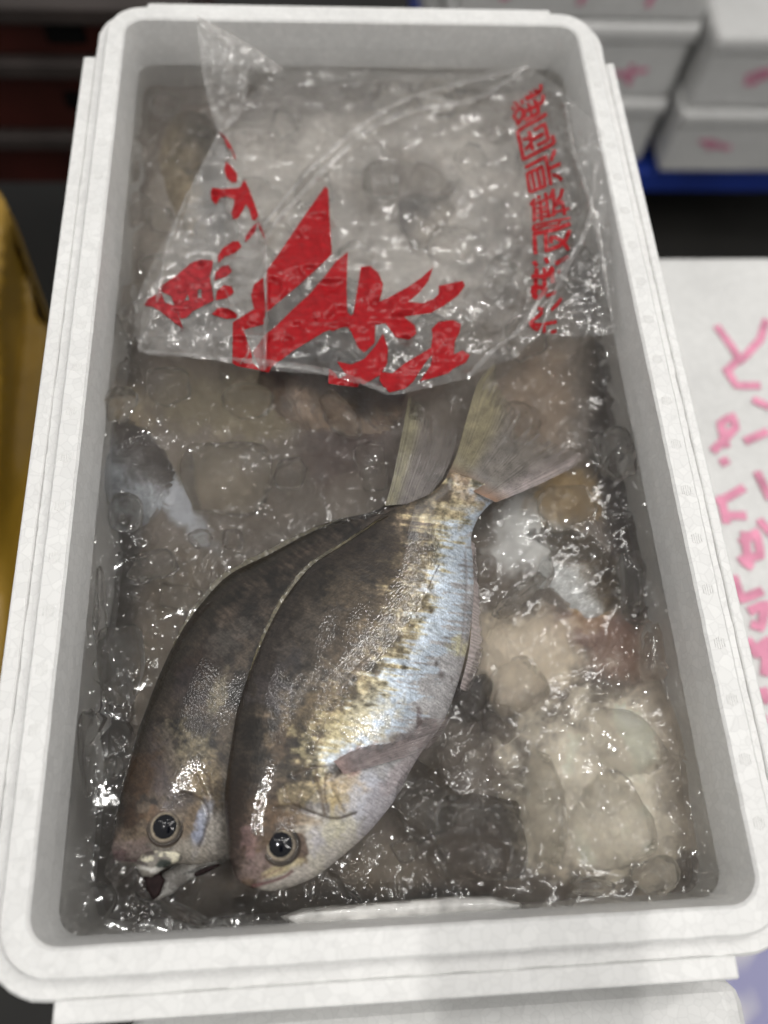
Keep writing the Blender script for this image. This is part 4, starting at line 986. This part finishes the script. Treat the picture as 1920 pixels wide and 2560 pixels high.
# the corner of the bag that stands up
SP = np.array([(492, 38, .012), (560, 75, .006), (640, 122, -.004), (700, 168, -.016), (712, 178, -.018), (660, 182, -.014), (620, 176, -.010), (618, 230, -.014), (600, 290, -.017), (570, 320, -.016), (545, 332, -.014), (520, 255, -.008), (505, 180, -.001), (496, 110, .006), (560, 200, -.006)], float)
sp_z0 = tps(SP)
SPIKE = [tuple(q) for q in SP[:14, :2]]
V2d, F = fill(SPIKE, 5)
def sp_z(x, y): return sp_z0(x, y) + .0012 * (0.5 - np.abs(fbm(x, y, 1 / 22, 2, 120))) + .0006 * fbm(x, y, 1 / 9, 2, 121)
W = P(V2d[:, 0], V2d[:, 1], sp_z(V2d[:, 0], V2d[:, 1]))
adopt(mesh_obj('raised_corner', W, F, FILM2), bag)
BANDP = [(492, 38), (560, 75), (640, 122), (706, 172), (690, 182), (660, 176), (600, 130), (540, 90), (497, 62)]
V2d, F = fill(BANDP, 5)
W = P(V2d[:, 0], V2d[:, 1], sp_z(V2d[:, 0], V2d[:, 1]) + .0014)
adopt(mesh_obj('hem', W, F, FILM2), bag)

# printing
def crop(o, s, pts): return [(o[0] + x * s, o[1] + y * s) for x, y in pts]
c7 = lambda p: crop((560, 440), 660 / 1659, p)
c6 = lambda p: crop((350, 300), 550 / 1659, p)
_pi = [0]
def print_poly(poly, zf, mat=INK, name='printed_shape', holes=(), step=6):
    _pi[0] += 1
    V2d, F = fill(poly, step, holes)
    z = zf(V2d[:, 0], V2d[:, 1]) + .0004 + _pi[0] * .000012
    adopt(mesh_obj(name, P(V2d[:, 0], V2d[:, 1], z), F, mat), bag)
mz = lambda x, y: bag_z(x, y)
fz = lambda x, y: fl_z(x, y)
print_poly(c7([(636, 65), (655, 85), (663, 250), (678, 490), (640, 530), (500, 660), (370, 770), (262, 860), (262, 640), (275, 580), (330, 510), (450, 330), (540, 200)]), mz)
print_poly(c7([(778, 475), (770, 700), (775, 855), (800, 880), (790, 945), (700, 955), (630, 980), (440, 1095), (300, 1200), (280, 1235), (230, 1225), (180, 1110), (250, 1005), (330, 940), (440, 830), (540, 740), (640, 620), (700, 540)]), mz)
print_poly(c7([(860, 570), (920, 565), (970, 610), (1000, 680), (990, 740), (975, 790), (1050, 755), (1150, 700), (1240, 640), (1315, 570), (1290, 650), (1240, 720), (1160, 790), (1250, 800), (1320, 770), (1350, 740), (1350, 690), (1420, 675), (1500, 658), (1515, 690), (1470, 750), (1390, 810), (1300, 860), (1130, 885), (1200, 940), (1210, 990), (1160, 1030), (1080, 1015), (1040, 960), (1015, 925), (950, 935), (948, 1050), (880, 1110), (840, 1075), (800, 980), (770, 940), (680, 975), (590, 920), (540, 840), (535, 790), (600, 740), (650, 690), (760, 840), (800, 880), (815, 860), (830, 760), (850, 640)]), mz)
print_poly(c7([(1000, 990), (1030, 1080), (1025, 1180), (980, 1250), (880, 1310), (850, 1300), (760, 1240), (710, 1165), (800, 1185), (880, 1150), (950, 1070)]), mz)
print_poly(c7([(660, 1210), (700, 1240), (720, 1275), (770, 1250), (860, 1295), (840, 1328), (655, 1305)]), mz)
print_poly(c7([(985, 1230), (1060, 1240), (1130, 1180), (1250, 1110), (1300, 1080), (1310, 1010), (1305, 960), (1350, 915), (1440, 905), (1490, 930), (1480, 980), (1450, 1040), (1445, 1120), (1500, 1095), (1545, 1125), (1520, 1170), (1440, 1210), (1410, 1240), (1230, 1292), (1300, 1190), (1310, 1120), (1260, 1180), (1190, 1290), (1140, 1335), (1040, 1360), (1000, 1320), (975, 1280)]), mz)
print_poly(c6([(700, 1525), (860, 1425), (838, 1320), (860, 1240), (930, 1185), (945, 1440), (935, 1540), (785, 1580), (840, 1760), (850, 1830), (905, 1888), (730, 1855), (697, 1835)]), fz)
K = [([(650, 310), (690, 350), (735, 410), (730, 470), (690, 470), (650, 430), (635, 370)], INK), ([(545, 510), (620, 520), (750, 510), (790, 450), (830, 540), (860, 620), (895, 720), (870, 760), (840, 745), (830, 690), (800, 635), (770, 690), (735, 745), (700, 745), (690, 700), (710, 640), (715, 600), (650, 575), (600, 590), (575, 640), (545, 610), (530, 550)], INK),
     ([(590, 85), (640, 120), (690, 200), (725, 290), (715, 300), (690, 230), (655, 200), (640, 150)], INK2), ([(885, 770), (870, 840), (820, 900), (790, 920), (800, 870), (850, 800)], INK2), ([(890, 760), (920, 820), (950, 900), (935, 890), (900, 820)], INK2),
     ([(590, 1080), (585, 1030), (620, 970), (700, 915), (745, 915), (765, 955), (720, 1000), (640, 1030)], INK), ([(560, 1210), (570, 1150), (620, 1100), (670, 1095), (695, 1140), (650, 1180)], INK2), ([(570, 1360), (580, 1290), (630, 1245), (690, 1255), (708, 1300), (660, 1340)], INK), ([(540, 1465), (590, 1415), (660, 1420), (740, 1465), (725, 1495), (650, 1500)], INK)]
for p, mt in K: print_poly(c6(p), fz, mt, step=5)
print_poly(c6([(30, 1400), (60, 1350), (130, 1310), (150, 1260), (230, 1200), (290, 1160), (380, 1080), (460, 1050), (550, 1060), (545, 1110), (525, 1180), (545, 1280), (555, 1360), (500, 1390), (400, 1440), (350, 1490), (310, 1500), (290, 1450), (280, 1430), (325, 1575), (250, 1520), (150, 1440), (100, 1410)]), fz, INK2, holes=[c6([(155, 1290), (235, 1330), (262, 1400), (185, 1375)]), c6([(335, 1360), (360, 1310), (372, 1358)]), c6([(435, 1275), (465, 1275), (465, 1340), (435, 1340)])], step=5)
# lettering along the right: strokes as narrow strips
SA = ((1260, 190), 160 / 1659); SB = ((1280, 350), 160 / 1659); SC = ((1300, 470), 160 / 1659); SD = ((1300, 620), 160 / 1539)
ST = [(SA, 78, [[(955, 210), (960, 340), (900, 420), (760, 510), (560, 610)], [(1000, 470), (1020, 600), (960, 700), (850, 770), (640, 870), (480, 960)], [(780, 600), (850, 760), (900, 900)], [(930, 930), (760, 1040), (540, 1160)], [(1110, 970), (960, 1080), (700, 1220), (470, 1350), (350, 1450), (405, 1700)], [(1250, 1530), (1300, 1700)], [(1045, 1215), (1155, 1670)], [(1050, 1235), (770, 1410)], [(1040, 1490), (740, 1640)], [(645, 1420), (710, 1660)]]),
      (SA, 62, [[(680, 390), (700, 500)], [(800, 320), (820, 430)], [(565, 500), (590, 600)], [(620, 690), (680, 830), (720, 1050)], [(480, 830), (520, 960), (560, 1150)], [(340, 700), (380, 830), (300, 960), (250, 1060), (330, 1130), (360, 1260), (440, 1150), (500, 980), (470, 850), (380, 830)], [(455, 600), (480, 740)], [(240, 780), (240, 880)], [(300, 665), (270, 720)], [(480, 1650), (660, 1600)]]),
      (SB, 76, [[(195, -10), (295, 505), (700, 290), (1000, 130), (1075, 70), (1085, -20)], [(940, 0), (640, 140)], [(480, -10), (540, 270)], [(480, 110), (345, 250)], [(345, 715), (870, 430), (940, 760), (1010, 1160)], [(1120, 240), (1000, 545)], [(980, 740), (1255, 610)], [(1050, 900), (1180, 930), (1300, 1040)]]),
      (SB, 68, [[(385, 870), (465, 1355), (865, 1185), (780, 680), (385, 870)], [(510, 830), (595, 1280)], [(650, 760), (735, 1220)]]),
      (SC, 72, [[(270, 455), (385, 280)], [(360, 440), (370, 875)], [(530, 370), (565, 860)], [(660, 120), (750, 770)], [(480, 190), (500, 300)], [(880, 20), (760, 280)], [(1100, 10), (1060, 200), (950, 380), (850, 420)], [(870, 130), (880, 390)], [(880, 700), (870, 480), (1090, 350), (1160, 700)], [(350, 1110), (350, 980)]]),
      (SC, 52, [[(350, 430), (690, 280)], [(360, 545), (720, 480)], [(370, 665), (730, 600)], [(370, 790), (900, 690)], [(900, 625), (1140, 570), (1280, 530)], [(340, 975), (900, 850), (1310, 775)], [(355, 1110), (660, 970), (800, 980), (980, 960), (1050, 860)]]),
      (SC, 88, [[(340, 1190), (900, 1080), (1310, 920)], [(370, 1200), (405, 1720)], [(670, 1180), (680, 1630), (1000, 1510), (1180, 1350), (1290, 1090)], [(780, 1290), (900, 1275), (1100, 1380), (1265, 1610)], [(810, 1290), (800, 1430)]]),
      (SD, 84, [[(325, 315), (405, 440)], [(605, 235), (680, 365)], [(1165, 195), (1000, 310), (850, 380)], [(400, 480), (360, 1210)], [(590, 470), (590, 950)], [(790, 450), (640, 690)], [(780, 480), (775, 850)], [(280, 690), (650, 680)], [(270, 960), (650, 940)], [(340, 1190), (450, 1205), (560, 1080), (650, 940)], [(300, 1000), (340, 1190)]]),
      (SD, 66, [[(970, 520), (915, 620)], [(430, 1440), (560, 1490)], [(995, 1205), (900, 1350), (750, 1500)], [(540, 1530), (480, 1610), (330, 1720), (230, 1835)], [(230, 1835), (500, 1845), (885, 1770)], [(270, 1860), (400, 1970), (500, 1880)], [(580, 1860), (585, 2040)], [(880, 1990), (740, 2030)], [(870, 1050), (760, 1110), (620, 1150)]])]
for (o, s), wd, lines in ST:
    for ln in lines:
        q = np.array(crop(o, s, ln)); hw = wd * s * 0.62
        q = resample(q, 4, False)
        t = np.gradient(q, axis=0); t /= np.linalg.norm(t, axis=1)[:, None] + 1e-9; nn = np.c_[-t[:, 1], t[:, 0]]
        _pi[0] += 1
        A = q + nn * hw; B = q - nn * hw
        V = []
        for E_ in (A, q, B): V.append(P(E_[:, 0], E_[:, 1], bag_z(E_[:, 0], E_[:, 1]) + .0005 + _pi[0] * .000008 + np.arange(len(q)) * 3e-6))
        V = np.vstack(V); n = len(q)
        F = [(r * n + i, r * n + i + 1, (r + 1) * n + i + 1, (r + 1) * n + i) for r in range(2) for i in range(n - 1)]
        adopt(mesh_obj('printed_stroke', V, F, INK), bag)

# ------------------------------------------------------------------ neighbours and background
PINK = simple('pink_marker', (0.74, 0.30, 0.43), 0.6, 0.3, (60, 0.25))
def foam_box(name, label, c, s, mat=EPS2, lid=True, group=None, marks=(), lip=0.03):
    """closed box: body and lid; marks are strokes on the lid top or the front face"""
    r = empty(name, (c[0], c[1], c[2] - s[2]), label, 'fish box', group)
    bm = bmesh.new(); box_bm(bm, (c[0], c[1], c[2] - s[2] + (s[2] - lip) / 2), (s[0] - .012, s[1] - .012, s[2] - lip), .008); adopt(bm_obj('body', bm, mat), r)
    bm = bmesh.new(); box_bm(bm, (c[0], c[1], c[2] - lip / 2), (s[0], s[1], lip - .0006), .010); adopt(bm_obj('lid', bm, mat), r)
    return r
def mark(parent, pts, w_, plane, mat=PINK, name='pen_stroke'):
    """a pen stroke: pts in world on a plane given by its normal axis"""
    p = np.array(pts, float); t = np.gradient(p, axis=0); t /= np.linalg.norm(t, axis=1)[:, None] + 1e-9
    nrm = np.array({'z': (0, 0, 1), 'y': (0, -1, 0)}[plane], float); nn = np.cross(nrm, t)
    A, B = p + nn * w_ / 2, p - nn * w_ / 2; n = len(p); _pi[0] += 1; V = np.vstack([A, B]) + nrm * (.0006 + .00003 * (_pi[0] % 40) + np.r_[np.arange(n), np.arange(n)][:, None] * 2e-5)
    adopt(mesh_obj(name, V, [(i, i + 1, n + i + 1, n + i) for i in range(n - 1)], mat, smooth=False), parent)

# box to the right with pink writing on its lid
LZ = -0.20
rb = foam_box('foam_box', 'white foam box with large pink handwriting on its lid, right of the fish box', (0.345 + .19, 0.245, LZ), (0.38, 0.52, 0.16))
for ln in ([(1790, 815), (1830, 870), (1850, 905), (1900, 850), (1915, 800)], [(1812, 920), (1840, 965), (1900, 965)], [(1850, 895), (1815, 930)], [(1815, 1120), (1800, 1060), (1830, 1040), (1838, 1070), (1800, 1110), (1780, 1130)], [(1800, 1160), (1820, 1150)], [(1790, 1260), (1860, 1220)], [(1800, 1290), (1865, 1290)], [(1800, 1240), (1815, 1310)], [(1850, 1360), (1890, 1330), (1900, 1390), (1850, 1400), (1880, 1420)], [(1860, 1330), (1870, 1420)], [(1870, 1530), (1915, 1510), (1900, 1570), (1875, 1560)], [(1880, 1640), (1918, 1600), (1910, 1690)], [(1905, 1720), (1919, 1760)], [(1860, 1105), (1919, 1080)], [(1890, 1180), (1925, 1250)], [(1832, 1440), (1852, 1500), (1905, 1478)], [(1905, 1640), (1866, 1600)], [(1900, 1790), (1930, 1850)], [(1880, 1000), (1925, 1020)], [(1895, 1300), (1930, 1340)]):
    q = resample(np.array(ln, float), 12, False); mark(rb, P(q[:, 0], q[:, 1], LZ), .0068, 'z')
# box in front
fb = foam_box('foam_box', 'white foam box in front, only its rounded far lid edge in view', (0.162, -0.033 - .17, -0.052), (0.275, 0.34, 0.14), EPS2)
# blue printed sheet
bm = bmesh.new(); box_bm(bm, (0.30, -0.10, -0.222), (0.50, 0.30, 0.004), 0)
BLUE = None
M, nt, b = newmat('blue_print'); L = nt.links.new
tc = N(nt, 'ShaderNodeTexCoord'); br = N(nt, 'ShaderNodeTexNoise', i_Scale=22.0, i_Detail=1.0)
rp = ramp(nt, [(0.46, (0.24, 0.24, 0.42)), (0.54, (0.42, 0.41, 0.50)), (0.62, (0.60, 0.59, 0.60))])
L(tc.outputs['Object'], br.inputs['Vector']); L(br.outputs['Fac'], rp.inputs[0]); L(rp.outputs[0], b.inputs['Base Color']); b.inputs['Roughness'].default_value = 0.4
sh = bm_obj('printed_sheet', bm, M); tag(sh, 'blue and white printed sheet below the near right corner of the box', 'sheet')
# far stacks on the right
def far_stack(xs, y, ztop, n, label, hh=0.138, wd=0.36, marks=True, seed=0):
    rnd = random.Random(seed)
    for i in range(n):
        zt = ztop - i * hh
        nm = ['top', 'second', 'third', 'fourth'][i]
        r = foam_box('foam_box', f'white foam box with pink scrawl, {nm} in the far {label} stack', (xs, y + .25, zt), (wd, .5, hh - .002), EPS3, lip=.034)
        if marks:
            for k in range(3):
                cx = xs - wd / 2 + wd * (.22 + .28 * k) + rnd.uniform(-.02, .02); cz = zt - hh * .62 + rnd.uniform(-.012, .012)
                for q in range(3):
                    a = rnd.uniform(0, 6.28); dx, dz = math.cos(a) * .022, math.sin(a) * .018
                    ox, oz = rnd.uniform(-.015, .015), rnd.uniform(-.012, .012)
                    mark(r, [(cx + ox - dx, y + .0055, cz + oz - dz), (cx + ox, y + .0055, cz + oz + rnd.uniform(-.008, .008)), (cx + ox + dx, y + .0055, cz + oz + dz)], .010, 'y')
far_stack(0.53, 1.20, -0.345, 3, 'left hand', seed=1, wd=.40)
far_stack(0.95, 1.16, -0.470, 2, 'right hand', seed=2, wd=.42)
bm = bmesh.new(); box_bm(bm, (0.80, 1.49, -0.792), (0.95, .60, .05), .006)
pal = bm_obj('pallet', bm, simple('blue_plastic', (0.02, 0.05, 0.32), 0.45, 0.4, (8, 0.2))); tag(pal, 'blue plastic pallet under the far foam boxes', 'pallet')
# dark reddish crates on the left
RED = simple('maroon_plastic', (0.045, 0.008, 0.005), 0.5, 0.35, (10, 0.3)); GREY = simple('grey_rim', (0.045, 0.036, 0.033), 0.5, 0.35, (14, 0.25)); HOLE_SHADE = simple('hole_shade_black', (0.004, 0.004, 0.004), 0.8, 0.1, (9, 0.3))
for i in range(3):
    zt = (-0.335, -0.412, -0.530)[i]; hh = (0.075, 0.116, 0.10)[i]; nm = ['top', 'middle', 'bottom'][i]
    r = empty('plastic_crate', (-0.36, 1.2, zt - hh), f'{nm} maroon plastic crate with grey rim in the stack at upper left', 'crate')
    bm = bmesh.new(); box_bm(bm, (-0.42, 1.22, zt - hh / 2 - .008), (.75, .40, hh - .018), .004); adopt(bm_obj('side', bm, RED), r)
    bm = bmesh.new(); box_bm(bm, (-0.42, 1.215, zt - .010), (.77, .42, .024), .004); adopt(bm_obj('rim', bm, GREY), r)
    bm = bmesh.new(); box_bm(bm, (-0.20 + .01 * i - .03 * (i == 2), 1.0185, zt - hh * .55), (.05 + .03 * (i == 1), .006, .028), .004); adopt(bm_obj('hand_hole_shade', bm, HOLE_SHADE), r)  # solid black block on the face, painting the shade inside a hand hole
# mustard plastic hanging at the left
YEL = simple('mustard_plastic', (0.32, 0.19, 0.02), 0.4, 0.4, (9, 0.25), 0.15)
out = [(-60, 430), (0, 480), (40, 560), (75, 690), (90, 790), (130, 830), (175, 870), (150, 1100), (100, 1300), (60, 1500), (20, 1720), (-60, 1800)]
V2d, F = fill(out, 24)
zz = -0.26 + .03 * fbm(V2d[:, 0] + V2d[:, 1] * .12, V2d[:, 1] * .12, 1 / 90, 2, 130) - .0006 * np.maximum(V2d[:, 0], 0)
W = P(V2d[:, 0], V2d[:, 1], zz); n = len(W); Wb = W.copy(); Wb[:, 2] -= 0.5; Wb[:, 0] -= .05
ring_ = [i for i in range(len(resample(out, 24)))]
Fs = [(ring_[i], ring_[(i + 1) % len(ring_)], ring_[(i + 1) % len(ring_)] + n, ring_[i] + n) for i in range(len(ring_))]
yo = mesh_obj('plastic_sheet', np.vstack([W, Wb]), [tuple(f) for f in F] + [tuple(f[::-1] + n) for f in F] + Fs, YEL)
tag(yo, 'mustard yellow plastic sheet hanging beside the left wall of the box', 'plastic sheet')

# the phone the picture is taken with: its shadow lies on the near rim
R_, D_, F_ = ROT[0], ROT[1], ROT[2]
ph = empty('smartphone', tuple(CAM - F_ * .02 + D_ * .06), 'black smartphone held up above the near rim of the fish box', 'phone')
bm = bmesh.new(); box_bm(bm, (0, 0, 0), (.076, .156, .008), .0035)
M4 = Matrix(((R_[0], -D_[0], -F_[0], 0), (R_[1], -D_[1], -F_[1], 0), (R_[2], -D_[2], -F_[2], 0), (0, 0, 0, 1)))
cc = CAM - F_ * .0125 + R_ * (-.026) + D_ * .062
M4.translation = Vector(cc); bm.transform(M4)
adopt(bm_obj('case', bm, simple('black_case', (0.01, 0.01, 0.011), 0.4, 0.5, (30, 0.2))), ph)
